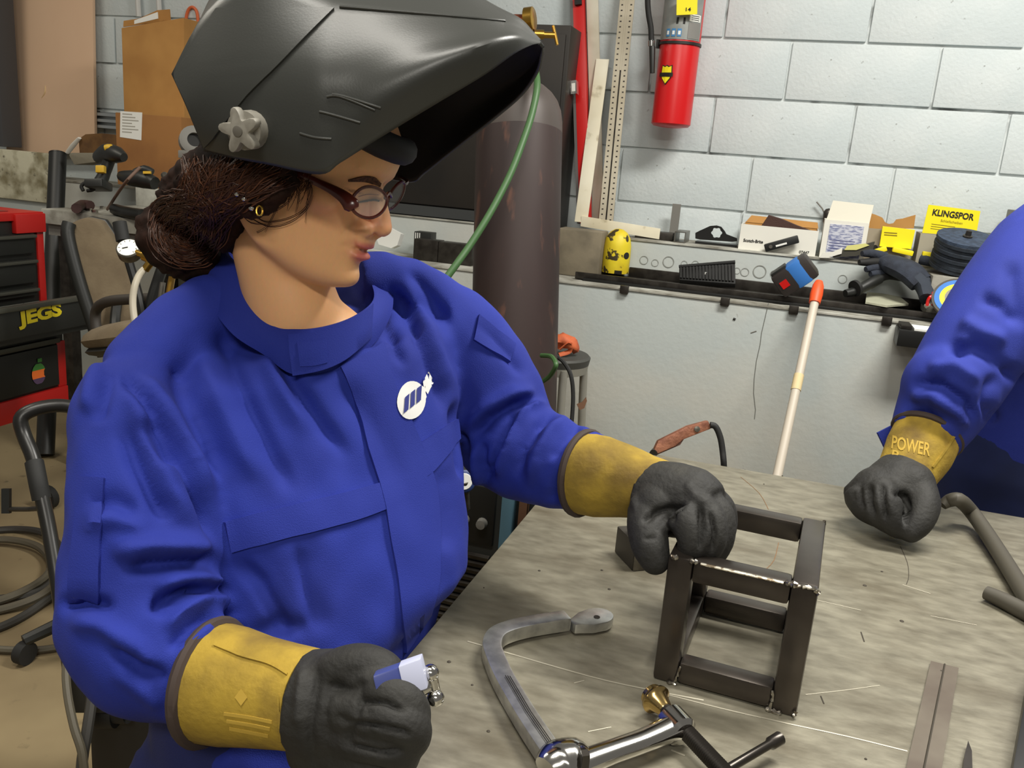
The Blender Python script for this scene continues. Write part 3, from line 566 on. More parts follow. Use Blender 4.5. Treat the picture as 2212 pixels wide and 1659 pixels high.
# black pipe leaning behind the toolbox
p0, p1 = A(125, 332, 3.55), A(112, 640, 3.45); d = _n(p1-p0); pe = p0+d*((.01-p0[2])/d[2])
pi_ = thing('black_pipe', pe, 'thick black pipe standing behind the red toolbox', 'pipe')
mk('pipe_body', G().cyl(p0, pe, .033, .033), m_black, pi_); mk('pipe_cap', G().lathe(p0, -d, [(-.004,.0335),(.001,.0335),(.002,.03)]), m_blackm, pi_)
# bench with its clutter
fb = Z(140, 462, .95); 
bz = .95
wb = thing('machine_bench', (-1.95, 2.75, 0), 'dusty grey bench behind the office chair covered with tools', 'bench')
bx0, bx1 = Z(146, 448, bz)[0], -1.78
mk('top', G().box((bx0, 2.42, bz-.05), (bx1, 3.05, bz)), m_ledge, wb, bev=.004)
mk('apron', G().box((bx0+.01, 2.44, bz-.09), (bx1, 2.46, bz-.05)), m_gray, wb)
for xx in (bx0+.03, bx1-.06):
    for yy in (2.46, 3.0): mk('leg', G().box((xx, yy, 0), (xx+.04, yy+.04, bz-.05)), m_dsteel, wb)
riser_top = bz+.075
rz = mk('back_riser', G().box((bx0+.02, 2.86, bz), (bx1, 3.04, riser_top)), m_ledge, wb, bev=.004)
# cardboard boxes
y_ = 2.86
lo, hi = abox((252,338),(393,356),(255,236), y_, .12); lo = (lo[0], lo[1], riser_top)
cbx = thing('cardboard_box', (lo[0], y_, riser_top), 'low brown cardboard box with a white address label on the bench', 'box')
bd = mk('box_body', G().box(lo, (hi[0], y_+.12, hi[2]-.012)), m_cardb2, cbx, bev=.003)
q = [Yp(x, y, y_-.0012) for x, y in [(259,296),(260,240),(307,243),(305,303)]]
lb = mk('address_label', G().prism(q, (0,.001,0)), m_paper, bd)
for i in range(7):
    t = .12+i*.115; mk('label_line', G().prism([q[1]+(q[0]-q[1])*t+(q[2]-q[1])*u+np.array((0,-.0004,dz)) for u, dz in ((.1,0),(.55+.3*((i*7) % 3)/2,0),(.55+.3*((i*7) % 3)/2,.004),(.1,.004))], (0,.0003,0)), M('faded_ink', (168,164,154), .8), lb)
lo2, hi2 = abox((262,338),(398,345),(262,62), y_+.13, .1); 
tcb = thing('tall_cardboard_box', (lo2[0], y_+.2, riser_top), 'tall narrow cardboard box standing behind the low labelled box', 'box')
tl_, tr_ = Yp(262, 60, y_+.13), Yp(397, 38, y_+.13)
tb_ = mk('box_body', G().prism([(lo2[0]+.02,y_+.13,riser_top),(hi2[0]+.0,y_+.13,riser_top),tr_,tl_], (0,.09,0)), m_cardb, tcb, bev=.003)
mk('top_flap', G().prism([Yp(x, y, y_+.16) for x, y in [(266,58),(267,45),(300,40),(340,22),(366,20),(368,44)]], (0,.004,0)), m_cardb, tcb)
mk('tape_paper', G().prism([Yp(x, y, y_+.125) for x, y in [(290,52),(290,44),(340,26),(341,40)]], (0,.003,0)), m_paper, tcb)
# white wires hanging above
for x, lbl in ((300,'left of two white conduits hanging above the tall cardboard box'), (345,'right of two white conduits hanging above the tall cardboard box')):
    mk('white_conduit', G().tube([Yp(x-6,-60,3.27), Yp(x,36,3.27)], .011, 8), M('conduit_white', (206,206,202), .5), None, lbl, 'conduit')
# aluminium rail at the wall
ar = thing('aluminium_rail', Yp(225,270,3.25), 'ribbed aluminium rail fixed to the wall beside the panel', 'rail')
a, b = Yp(200,240,3.24), Yp(300,278,3.24)
mk('rail_back', G().box((a[0], 3.245, Yp(200,276,3.24)[2]), (b[0], 3.285, Yp(200,240,3.24)[2])), M('alu', (150,156,158), .4, .6), ar)
for yy in (245, 258, 271): z_ = Yp(205, yy, 3.24)[2]; mk('rail_rib', G().box((a[0], 3.225, z_-.008), (b[0], 3.247, z_+.004)), M('alu2', (176,182,184), .35, .6), ar)
mk('rail_end', G().box((a[0]-.006, 3.22, Yp(200,276,3.24)[2]), (a[0], 3.285, Yp(200,238,3.24)[2])), m_dsteel, ar)
# orange cord loop and red rag beside the box
mk('orange_cord', G().tube([Yp(400,95,3.283), Yp(403,70,3.283), Yp(402,40,3.283), Yp(408,20,3.283), Yp(417,16,3.283), Yp(425,26,3.283), Yp(428,50,3.283), Yp(428,75,3.283), Yp(416,90,3.283), Yp(404,100,3.283), Yp(398,120,3.283)], .0065, 8, 5), M('orange_cord', (214,104,58), .5), None, 'orange cord hung in a loop beside the tall cardboard box', 'cord')
mk('red_rag', G().tube([Yp(400,230,3.27), Yp(404,255,3.27), Yp(402,280,3.27), Yp(408,300,3.27)], [.012,.022,.026,.012], 10, 4, flat=.5), M('red_rag', (140,62,36), .9, col2=(96,40,24), scale=20), None, 'dark red rag hanging beside the low cardboard box', 'rag')
pl = thing('pillow_block', A(420,320,2.75), 'grey cast pillow block bearing beside the low cardboard box', 'bearing')
c0 = A(420, 302, 2.75); mk('casting', G().lathe(c0, -RW[:,2]+.5*RW[:,0], [(-.03,.03),(-.03,.045),(.0,.045),(.004,.036),(.004,.022),(-.03,.02)], 22), m_gray, pl)
mk('bore', G().lathe(c0, -RW[:,2]+.5*RW[:,0], [(-.028,.021),(-.01,.021),(-.0099,.001)], 18), m_ink, pl)
mk('foot', G().obox(A(424, 333, 2.76), RW[:,0]*.045, (0,.02,0), (0,0,.012)), m_gray, pl, bev=.003)
# brown tray, grey wedge, drill, small tools
tr = thing('curved_tray', Yp(200,325,2.9), 'curved brown fibre tray leaning behind the drill', 'tray')
g = G(); g.rings([[Yp(x, y+dy, 2.93) for x, y in [(150,327),(165,305),(190,292),(220,290),(252,294)]] for dy in (0, 32)], closed=False)
mk('tray_back', G().prism([Yp(x, y, 2.93) for x, y in [(172,330),(170,300),(185,290),(220,288),(252,292),(252,332)]], (0,.03,0)), M('fibre_brown', (112,80,44), .9, col2=(92,64,36), scale=20), tr)
mk('white_edge', G().tube([Yp(146,330,2.92), Yp(158,314,2.92), Yp(172,298,2.92)], [.012,.014,.01], 8, 3, flat=.5), m_white, tr)
wd_ = thing('cast_wedge', Yp(180,352,2.86), 'grey cast wedge block left of the cordless drill', 'block')
mk('wedge', G().prism([Yp(x, y, 2.86) for x, y in [(148,335),(152,330),(218,330),(212,350),(160,356)]], (0,.1,0)), M('cast_grey', (128,122,106), .8, bump=.3), wd_, bev=.004)
dr = thing('cordless_drill', Z(222,400,bz), 'yellow and black cordless drill standing on the cluttered bench', 'drill')
m_dy = M('tool_yellow', (200,160,40), .5)
mk('motor_housing', G().tube([A(214,340,2.95), A(232,330,2.9), A(252,334,2.86), A(268,340,2.84)], [.022,.03,.028,.014], 12, 3), m_black, dr)
mk('yellow_band', G().tube([A(228,321,2.86), A(238,320,2.86), A(246,326,2.86)], [.012,.014,.008], 10, 3), m_dy, dr)
mk('handle', G().tube([A(236,345,2.9), A(228,370,2.9), A(218,392,2.9)], [.02,.018,.022], 10, 3), m_black, dr)
mk('battery', G().obox(A(213,400,2.9), RW[:,0]*.03, RW[:,1]*.014, RW[:,2]*.04), m_black, dr, bev=.006)
mk('battery_clip', G().obox(A(218,366,2.86), RW[:,0]*.014, RW[:,1]*.012, RW[:,2]*.01), m_dy, dr, bev=.003)
d2 = thing('angle_grinder', Z(290,400,bz), 'dark angle grinder with yellow marks lying before the cardboard box', 'grinder')
mk('body', G().tube([A(262,380,2.85), A(285,385,2.82), A(310,388,2.8), A(335,396,2.78)], [.016,.026,.028,.02], 12, 3), m_black, d2)
mk('top_handle', G().tube([A(290,372,2.8), A(312,366,2.8), A(330,372,2.8)], [.01,.014,.01], 10, 3), m_black, d2)
mk('yellow_badge', G().obox(A(318,373,2.77), RW[:,0]*.012, RW[:,1]*.004, RW[:,2]*.004), m_dy, d2)
d3 = thing('spanner_set', Z(350,395,bz), 'small bright sockets lying beside the dark grinder', 'sockets')
for x, y in ((355,378),(376,372),(362,390)): mk('socket', G().cyl(A(x,y,2.8), A(x+5,y+10,2.78), .011), m_steel, d3)
for nm, pts, r, mt, lbl, ct in [
    ('cable_coil', [(180,412),(176,402),(186,394),(200,394),(206,402),(200,410),(188,412)], .006, m_rubber, 'small coil of black cable on the bench left of the drill', 'cable'),
    ('thin_rod', [(302,362),(268,398),(232,452)], .005, M('rod_brown', (110,84,70), .6), 'thin brown rod leaning across the front of the bench', 'rod'),
    ('black_grip', [(248,452),(270,458),(308,464)], .019, m_black, 'black rubber grip lying at the front edge of the bench', 'handle'),
    ('pull_handle', [(165,450),(178,442),(195,444)], .017, M('dark_red', (60,34,30), .6), 'dark red knob on the front corner of the bench', 'knob')]:
    dep = 2.62 if nm not in ('cable_coil',) else 2.9
    mk(nm, G().tube([(A(x, y, dep) if nm == 'cable_coil' else Z(x, y, bz+r)) if nm != 'thin_rod' else (Z(x, y, bz+.006) if y > 430 else A(x, y, 2.75)) for x, y in pts], r, 10, 4), mt, None, lbl, ct)
for i, (x, y) in enumerate([(192,456),(205,460),(221,452)]):
    mk('hex_nut', G().lathe(Z(x, y, bz+.0005), (0,0,1), [(0,.011),(.01,.011),(.011,.006)], 6), m_chrome, None, ['leftmost shiny nut by the dark red knob on the bench','middle shiny nut between two others on the bench','rightmost shiny nut near the brown rod on the bench'][i], 'nut', 'shiny nuts on the bench')
# ---------------- red and black toolbox
tb = thing('tool_chest', Z(70, 880, 0), 'red and black rolling tool chest with yellow lettering on its drawer', 'tool chest')
m_tb = M('chest_black', (26,27,25), .45, col2=(32,33,30), scale=3); m_tr = M('chest_red', (176,26,22), .4); m_tg = M('chest_trim', (84,84,76), .4, .5)
# face frame in a plane turned to the camera: corner axis
P0 = A(142, 850, 2.85)          # right lower front corner of the cabinet
ex_ = _n(A(142,845,2.85)-A(0,892,2.62)); ex_[2] = 0; ex_ = _n(ex_)          # along the front, to the right
ey_ = np.array((-ex_[1], ex_[0], 0)); 
if ey_[1] < 0: ey_ = -ey_
def TB(u, w, z): return np.array((P0[0], P0[1], 0)) + ex_*u + ey_*w + np.array((0,0,z))
def tbox(nm, u0, u1, w0, w1, z0, z1_, mt, par=tb, bev=.003):
    c_ = (TB(u0,w0,z0)+TB(u1,w1,z1_))/2; return mk(nm, G().obox(c_, ex_*(u1-u0)/2, ey_*(w1-w0)/2, (0,0,(z1_-z0)/2)), mt, par, bev=bev)
zb = P0[2]
def zpx(px, py, w=0.0):          # height of a pixel on the chest's front plane
    r = ray(px, py); n_ = ey_; k = (np.dot(TB(0,w,0)-CAMP, n_))/np.dot(r, n_); return (CAMP+r*k)[2]
z_low, z_mid, z_dr0, z_dr1, z_top = zpx(120,850), zpx(130,770), zpx(120,700), zpx(120,650), zpx(70,463)
tbox('lower_cabinet', -.75, 0, .0, .38, z_low, z_dr0, m_tb)
tbox('base_skirt', -.75, .002, -.01, .39, max(z_low-.05,.05), z_low+.02, m_tr)
tbox('corner_post', -.03, .004, -.004, .384, z_low+.02, zpx(135,735), m_tr)
for z_, nm in ((zpx(118,735), 'drawer_front'),):
    dlo = tbox(nm, -.74, -.034, -.012, .0, z_, z_dr0-.006, m_tb); 
    tbox('pull_lip', -.74, -.034, -.024, -.012, z_-.004, z_+.012, m_tg, dlo)
dl2 = tbox('drawer_front', -.74, -.034, -.012, .0, z_low+.03, zpx(118,735)-.012, m_tb)
ap = P0*0+TB(-.115, -.0135, zpx(100,800))
m_gr = M('sticker_green', (60,120,50), .6); m_or2 = M('sticker_orange', (226,110,40), .6); m_pu = M('sticker_purple', (80,60,90), .6)
def blob(u0, u1, z0, z1_, mt, nm):
    N_ = 10; g = G(); V = []
    zz = np.linspace(z0, z1_, 5); g.rings([[ap+ex_*(sg*(.026*math.sqrt(max(0.02,1-((z-.0)/.034)**2)))-(.006 if (sg > 0 and abs(z) < .008) else 0))+np.array((0,0,z))+ey_*-.001 for sg in (-1, 1)] for z in zz], closed=False, cap=False); return mk(nm, g, mt, dl2)
blob(0,0,.012,.032,m_gr,'sticker_top'); blob(0,0,-.014,.012,m_or2,'sticker_middle'); blob(0,0,-.032,-.014,m_pu,'sticker_bottom')
mk('sticker_leaf', G().obox(ap+np.array((0,0,.042))+ex_*.006-ey_*.001, ex_*.008, ey_*.0004, (0,0,.006)), m_gr, dl2)
op = tbox('open_drawer', -.72, .0, -.16, .02, z_dr0+.01, z_dr1-.01, m_tb)
of = tbox('open_drawer_front', -.73, .012, -.175, -.16, zpx(130,712,-.17), zpx(130,655,-.17), m_tb)
tbox('open_drawer_lip', -.73, .012, -.185, -.16, zpx(130,655,-.17), zpx(130,655,-.17)+.014, m_tg, of)
tbox('open_drawer_well', -.70, -.02, -.15, .0, z_dr1-.012, z_dr1-.006, M('well_red', (70,30,22), .7), op)
for i in range(5): mk('wrench', G().cyl(TB(-.5+i*.1, -.13, z_dr1), TB(-.46+i*.1, -.02, z_dr1+.004), .009), m_steel, op)
tbox('upper_chest', -.75, -.04, .03, .38, z_dr1, z_top-.02, m_tb)
tbox('red_side_rail', -.055, -.03, .024, .384, z_dr1, z_top-.02, m_tr)
tbox('lid', -.75, -.03, .02, .384, z_top-.02, z_top+.004, m_tr)
tbox('red_header', -.14, -.03, .012, .03, zpx(60,505), z_top, m_tr)
for y0, y1 in ((505,548),(560,612),(622,640)):
    q = tbox('chest_drawer', -.74, -.075, .014, .03, zpx(60,y1,.014), zpx(60,y0,.014), m_tb); tbox('pull_lip', -.74, -.075, .002, .014, zpx(60,y0,.014)-.012, zpx(60,y0,.014)-.002, m_tg, q)
tbox('red_well', -.74, -.12, .06, .36, z_top+.0045, z_top+.006, M('tray_red', (120,50,40), .7))
for u in (-.68, -.06):
    for w_ in (.04, .34): mk('caster', G().cyl(TB(u-.012, w_, .04), TB(u+.012, w_, .04), .04), m_rubber, tb)
tz_ = zpx(40, 697, -.17)
r0 = TB(-.278, -.1765, zpx(45,698,-.176))
def onchest(px, py, w=-.1765):
    r = ray(px, py); k = np.dot(TB(0,w,0)-CAMP, ey_)/np.dot(r, ey_); return CAMP+r*k
q0, q1, q2 = onchest(40,703), onchest(134,679), onchest(37,676)
text('drawer_lettering', 'JEGS', q0, q1-q0, q2-q0, np.linalg.norm(q2-q0), M('letter_yellow', (226,206,30), .5), of, bold=.05, width=np.linalg.norm(q1-q0))
mk('black_case', G().obox(TB(-.43, .2, z_top+.09), ex_*.12, ey_*.12, (0,0,.085)), m_black, None, 'black case standing on top of the red tool chest', 'case', bev=.01)
# ---------------- office chair
oc = thing('office_chair', Z(260, 1000, 0), 'worn grey-brown office chair with curved tube arms behind the welder', 'chair')
m_up = M('chair_fabric', (112,98,76), .95, col2=(100,86,66), scale=14, bump=.2, bscale=150)
dch = 2.25
prof = [(150,482),(180,470),(215,478),(240,515),(265,565),(285,620),(300,670),(278,700),(238,702),(232,742),(215,700),(195,650),(175,590),(158,530)]
cpt = [A(x, y, dch+.0006*(x-140)) for x, y in prof]
fz = np.array((-.02,.045,0)); mk('backrest', G().prism(cpt, fz), m_up, oc, bev=.012)
mk('backrest_shell', G().prism([p+fz*1.02 for p in cpt], fz*.35), m_black, oc, bev=.004)
mk('back_edge', G().tube([A(x, y, dch-.004+.0006*(x-140)) for x, y in [(150,482),(146,505),(158,560),(178,630),(198,690),(212,735)]], .017, 10, 3), m_black, oc)
mk('armrest', G().tube([A(222,770,2.2), A(210,720,2.2), A(206,680,2.2), A(215,660,2.18), A(240,650,2.14), A(290,646,2.1), A(340,645,2.05), A(380,650,2.0), A(400,700,2.0), A(396,760,2.0)], .013, 10, 4), M('arm_dark', (52,46,40), .6), oc)
mk('seat', G().tube([A(225,735,2.15), A(262,728,2.1), A(310,722,2.05), A(360,715,2.0)], [.05,.1,.11,.08], 16, 4, flat=.35), m_up, oc)
mk('seat_pan', G().tube([A(228,758,2.15), A(262,752,2.1), A(310,748,2.05), A(350,742,2.0)], [.04,.09,.1,.07], 14, 4, flat=.2), m_black, oc)
mk('back_bar', G().tube([A(255,640,2.3), A(248,700,2.28), A(252,760,2.2)], .013, 8, 3), m_black, oc)
sc_ = A(280, 760, 2.08)
mk('gas_column', G().cyl(sc_, (sc_[0], sc_[1], .1), .024), m_blackm, oc)
for i in range(5):
    t = i*2*math.pi/5+.5; e_ = np.array((sc_[0]+.27*math.cos(t), sc_[1]+.27*math.sin(t), .06)); mk('base_spoke', G().tube([(sc_[0],sc_[1],.11), e_], [.022,.014], 8), m_black, oc)
    mk('caster', G().cyl(e_+np.array((-.012,0,-.032)), e_+np.array((.012,0,-.032)), .027), m_rubber, oc)
# ---------------- welding gas regulator and cart behind her shoulder
wr = thing('gas_regulator', A(330, 600, 1.75), 'round white dial gauge on brass fittings behind her shoulder', 'gauge')
dg = 1.75; gcn = A(277, 536, dg); gn = _n(-RW[:,2]*.75-RW[:,1]*.45+RW[:,0]*.1)
mk('gauge_case', G().lathe(gcn, gn, [(-.02,.018),(-.018,.0235),(.0,.0235),(.002,.0215)], 28), m_steel, wr)
dial = mk('dial', G().lathe(gcn, gn, [(.0021,.0205),(.0026,.0205),(.0027,.001)], 28), m_paper, wr)
gx_ = _n(np.cross(gn, (0,0,1))); gy_ = np.cross(gx_, gn); mk('needle', G().tube([gcn+gn*.0035, gcn+gn*.0035+gx_*.010-gy_*.004], .0012, 6), m_ink, dial)
for i in range(9):
    t = math.radians(-40+i*32.5); e_ = gx_*math.cos(t)+gy_*math.sin(t); mk('tick', G().tube([gcn+gn*.003+e_*.015, gcn+gn*.003+e_*.0185], .0005, 4), m_ink, dial)
mk('stem', G().cyl(A(294,545,dg), A(316,553,dg), .0065), m_brass, wr)
mk('brass_body', G().tube([A(308,552,dg), A(335,556,dg), A(372,560,dg)], [.010,.016,.014], 12, 2), m_brass, wr)
mk('hose_nut', G().cyl(A(313,583,dg-.01), A(326,566,dg-.01), .008), m_brass, wr)
mk('chrome_cap', G().cyl(A(322,545,dg-.02), A(330,553,dg-.03), .006), m_chrome, wr)
mk('clear_hose', G().tube([A(316,578,dg-.01), A(302,592,dg-.015), A(292,615,dg-.02), A(287,645,dg-.02), A(289,680,dg-.02), A(297,720,dg-.02), A(310,770,dg-.02)], .0068, 10, 4), M('clear_hose', (190,182,164), .3), wr)
ct = thing('cylinder_cart', (A(330,700,1.85)[0], A(330,700,1.85)[1], 0), 'black cylinder cart with handle and brass pipes behind her shoulder', 'cart')
mk('grip', G().cyl(A(258,480,1.9), A(266,520,1.9), .0145), m_rubber, ct)
mk('handle_bar', G().tube([A(262,512,1.9), A(280,570,1.9), A(300,640,1.9), A(312,700,1.88)], .0095, 8, 2), m_blackm, ct)
mk('cross_bar', G().tube([A(352,575,1.9), A(340,610,1.9), A(328,650,1.9), A(318,700,1.9)], .012, 8, 2), m_blackm, ct)
mk('brass_pipe', G().tube([A(372,598,1.85), A(366,630,1.85), A(360,700,1.85)], .007, 8), m_brass, ct)
mk('silver_pipe', G().tube([A(352,610,1.87), A(346,650,1.87), A(342,700,1.87)], .006, 8), m_steel, ct)
q = A(318,700,1.9); qq = A(400,700,1.9)
for p_ in (q, qq): mk('upright', G().cyl(p_, (p_[0], p_[1], .06), .013), m_blackm, ct)
mk('base_plate', G().box((min(q[0],qq[0])-.03, q[1]-.2, .03), (max(q[0],qq[0])+.03, q[1]+.05, .05)), m_blackm, ct)
for p_ in (q, qq): mk('wheel', G().cyl(p_*np.array((1,1,0))+np.array((-.02,.06,.08)), p_*np.array((1,1,0))+np.array((.02,.06,.08)), .08), m_rubber, ct)
mk('left_bottle', G().lathe(((q[0]+qq[0])/2, q[1]-.02, .05), up, [(0,.05),(.01,.055),(.42,.055),(.47,.03),(.5,.015)], 24), M('bottle_orange', (140,84,40), .5), ct)
# ---------------- welder cart with bent black handle in front of the chest, cables
hc = thing('welder_cart', Z(230, 1560, 0), 'black wire-feed welder cart with a bent tube handle at lower left', 'cart')
dh = 1.55
mk('tube_handle', G().tube([A(330,884,1.62), A(180,880,1.6), A(120,876,1.58), A(70,886,1.56), A(45,905,1.55), A(52,940,1.55), A(72,990,1.54), A(88,1060,1.53), A(105,1140,1.52), A(122,1240,1.5), A(140,1360,1.48), A(155,1470,1.46)], .0125, 12, 4), M('tube_black', (32,31,29), .35, .2), hc)
mk('foam_sleeve', G().tube([A(74,998,1.54), A(82,1040,1.53), A(90,1078,1.53)], .0155, 12, 3), m_rubber, hc)
mk('hook_bar', G().tube([A(92,1098,1.53), A(60,1100,1.55), A(20,1100,1.56)], .0045, 8, 1), m_dsteel, hc)
mk('hook_plate', G().obox(A(14,1082,1.56), RW[:,0]*.007, RW[:,1]*.022, RW[:,2]*.004), m_black, hc)
mk('knob', G().tube([A(162,965,1.6), A(168,1000,1.6), A(172,1040,1.6)], [.01,.018,.014], 10, 3), m_black, hc)
c_ = A(330, 1380, 1.5)
mk('machine_body', G().obox(np.array((c_[0], c_[1]+.05, .30)), (.1,.03,0), (-.03,.1,0), (0,0,.2)), M('welder_dark', (28,28,28), .5), hc, bev=.012)
mk('lower_panel', G().obox(A(205,1440,1.42), RW[:,0]*.035, RW[:,1]*.07, RW[:,2]*.02), m_black, hc, bev=.008)
for x, y in ((235,1535),(262,1525)): 
    p_ = A(x, y, 1.45); mk('caster', G().cyl(p_-RW[:,0]*.014, p_+RW[:,0]*.014, .028), m_rubber, hc)
mk('chrome_fork', G().cyl(A(228,1526,1.42), A(246,1518,1.42), .009), m_chrome, hc)
mk('frame_rail', G().tube([A(155,1470,1.46), A(200,1520,1.44), A(280,1530,1.42)], .012, 8), m_blackm, hc)
m_cab1 = M('cable_grey', (82,76,62), .6)
mk('hanging_cable', G().tube([A(152,1380,1.4), A(143,1440,1.38), A(146,1500,1.36), A(160,1570,1.34), A(178,1630,1.33), A(186,1720,1.33)], .0065, 8, 4), m_cab1, None, 'grey cable hanging from the welder cart to the floor', 'cable')
mk('hanging_cable', G().tube([A(203,1440,1.4), A(198,1510,1.38), A(188,1580,1.36), A(178,1640,1.35), A(172,1720,1.35)], .0085, 8, 4), M('cable_dark', (52,50,46), .6), None, 'thicker dark cable hanging from the welder cart crossing the grey one', 'cable')
def coil(name, pts, lbl, r=.011, mt=None):
    mk(name, G().tube([Z(x, y, .012+dz) for x, y, dz in pts], r, 8, 5), mt or M('cable_dark', (52,50,46), .6), None, lbl, 'cable')
coil('floor_cable', [(-60,1150,0),(30,1143,0),(90,1150,.01),(125,1175,.01),(135,1215,.02),(110,1260,.02),(60,1285,.01),(-60,1300,0)], 'outermost black cable loop of the coil on the floor')
coil('floor_cable', [(-60,1168,.012),(20,1166,.012),(80,1180,.012),(108,1210,.012),(100,1245,.03),(40,1282,.02),(-60,1315,.012)], 'inner cable loop of the coil on the floor', mt=m_cab1)
coil('floor_cable', [(-60,1330,0),(20,1312,.005),(80,1290,.02),(118,1262,.03),(140,1230,.03)], 'cable lying along the front of the floor coil', mt=m_cab1)
coil('floor_cable', [(-60,1370,0),(0,1355,0),(60,1325,0),(120,1280,.01),(150,1255,.01)], 'lowest cable strand leading away from the floor coil')
coil('floor_cable', [(-60,1398,0),(20,1404,0),(80,1404,0),(140,1396,0),(200,1385,0)], 'single cable stretched across the floor below the coil', .009, m_cab1)
# ================================================================ WELDING TABLE
ZT = .68
tx0 = -.352
m_table = M('steel_table', (146,141,124), .46, .3, col2=(112,107,92), scale=48, detail=10, lo=.3, hi=.72, col3=(92,84,67), scale3=8, lo3=.52, hi3=.8, bump=.12, bscale=110, stretch=(.6,1.35,1))
wt = thing('welding_table', (.5, 1.0, 0), 'scratched grey steel welding table filling the foreground', 'table')
top = mk('tabletop', G().box((tx0, .12, ZT-.012), (1.6, 1.717, ZT)), m_table, wt, bev=.002)
for lo_, hi_, nm in (((tx0+.02,.2,ZT-.09),(tx0+.06,1.65,ZT-.012),'frame_rail'), ((tx0+.06,1.61,ZT-.09),(1.55,1.65,ZT-.012),'frame_rail'), ((1.51,.2,ZT-.09),(1.55,1.61,ZT-.012),'frame_rail')): mk(nm, G().box(lo_, hi_), m_dsteel, wt)
for x_, y_2 in ((tx0+.05,.2),(tx0+.05,1.6),(1.5,.2),(1.5,1.6)): mk('leg', G().box((x_-.03,y_2,0),(x_+.03,y_2+.05,ZT-.012)), m_dsteel, wt)
m_scr = M('scratch_bright', (182,176,158), .45, .5); m_spot = M('burn_spot', (60,54,44), .7, .2)
def scratch(pts, r, mt=m_scr, nm='scratch'):
    P = [Z(x, y, ZT+.0004) for x, y in pts]; mk(nm, G().tube(P, r, 5, 3, flat=.25, up=(0,0,1)), mt, top)
scratch([(1010,1385),(1090,1408),(1200,1440),(1310,1470),(1430,1495),(1520,1512)], .0011)
scratch([(1430,1497),(1560,1530),(1700,1562),(1830,1590),(1960,1622)], .001)
scratch([(1950,1263),(2010,1282)], .0009); scratch([(1760,1295),(1860,1318)], .0007); scratch([(1740,1500),(1830,1490),(1900,1480)], .0005)
scratch([(1450,1620),(1480,1632)], .0012); scratch([(1270,1580),(1320,1570)], .0006); scratch([(1240,1475),(1262,1470)], .0007); scratch([(2010,1330),(2110,1350)], .0006)
scratch([(1600,1030),(1640,1065),(1660,1100)], .0006, M('copper_wire', (140,104,70), .5, .4), 'stray_wire'); scratch([(1682,1172),(1672,1210),(1652,1232)], .0006, M('copper_wire', (140,104,70), .5, .4), 'stray_wire')
scratch([(1945,1180),(1960,1215),(1963,1245),(1958,1262)], .0005, m_spot, 'stray_wire'); scratch([(1860,1365),(1867,1386)], .0009, m_spot, 'chip'); scratch([(1773,1503),(1780,1520)], .0008, m_spot, 'chip')
for x, y, r in [(1165,1233,4),(1300,1232,4),(1316,1273,4.5),(1905,1235,4),(1868,1265,6),(1948,1342,6),(1045,1270,2),(1055,1580,4),(1870,1640,3),(1690,1028,3),(1650,1046,3),(1020,1480,3),(1480,1115,3),(970,1430,5)]:
    p = Z(x, y, ZT); mk('spatter_spot', G().lathe(p, up, [(-.0005,r*.0005),(.0006,r*.00046),(.0012,r*.0002)], 10), m_spot, top)
# ---------------- welded square-tube frame
cf = thing('cube_frame', (0, .99, ZT), 'welded cube frame of dark square steel tube on the table', 'frame')
m_tube = M('mill_steel', (84,78,72), .32, .75, col2=(66,60,55), scale=9, lo=.4, hi=.65, col3=(112,88,66), scale3=12, lo3=.68, hi3=.8)
m_weld = M('weld_bead', (186,182,172), .25, .9, col2=(120,110,98), scale=120)
O_ = np.array((-.082, .902, ZT+.0005)); ux = _n((.998,-.055,0)); uy = _n((.055,.998,0)); uz = np.array((0,0,1.))
Wf, Df, Hf, s_ = .158, .205, .154, .0275
def bar(nm, x0, x1, y0, y1, z0, z1_):
    c_ = O_+ux*(x0+x1)/2+uy*(y0+y1)/2+uz*(z0+z1_)/2
    return mk(nm, G().obox(c_, ux*(x1-x0)/2, uy*(y1-y0)/2, uz*(z1_-z0)/2), m_tube, cf, bev=.0045)
for x0 in (0, Wf-s_):
    for y0 in (0, Df-s_): bar('post', x0, x0+s_, y0, y0+s_, 0, Hf-.0008)
    bar('top_rail', x0+.0002, x0+s_-.0002, .004, Df-.004, Hf-s_, Hf)
    bar('bottom_rail', x0, x0+s_, s_, Df-s_, .002, s_)
for y0 in (0, Df-s_):
    bar('top_cross', s_, Wf-s_, y0+.001, y0+s_-.001, Hf-s_, Hf-.001); bar('bottom_cross', s_, Wf-s_, y0+.001, y0+s_-.001, .002, s_)
def bead(p, q, r=.0022, n=7):
    P = np.array([p+(q-p)*t for t in np.linspace(0, 1, n)]); P += np.random.RandomState(int(abs(p[0])*1e4)).normal(0, .0004, P.shape)
    mk('weld_seam', G().tube(P, [r*(.7+.5*(i % 2)) for i in range(n)], 8), m_weld, cf)
def cp(x, y, z): return O_+ux*x+uy*y+uz*z
e_ = .001
bead(cp(.003,-e_,Hf-.002), cp(.01,-e_,Hf-.001), .003); bead(cp(s_-.004,-e_,Hf-.001), cp(s_+.005,-e_,Hf-.001), .0032, 5)
bead(cp(Wf-s_-.006,-e_,Hf-.0015), cp(Wf-s_+.006,-e_,Hf-.001), .0034); bead(cp(Wf-s_+.004,-e_,Hf-.001), cp(Wf-.002,-e_,Hf-.001), .0022, 9)
bead(cp(Wf-.004,-e_,Hf-.001), cp(Wf,-e_,Hf-.005), .003, 4); bead(cp(Wf-.004,Df,Hf-.003), cp(Wf,Df,Hf-.004), .003, 4)
bead(cp(s_-.002,-e_,.004), cp(s_+.002,-e_,s_-.004), .0014); bead(cp(Wf-s_,-e_,.003), cp(Wf-s_,-e_,s_-.002), .0018)
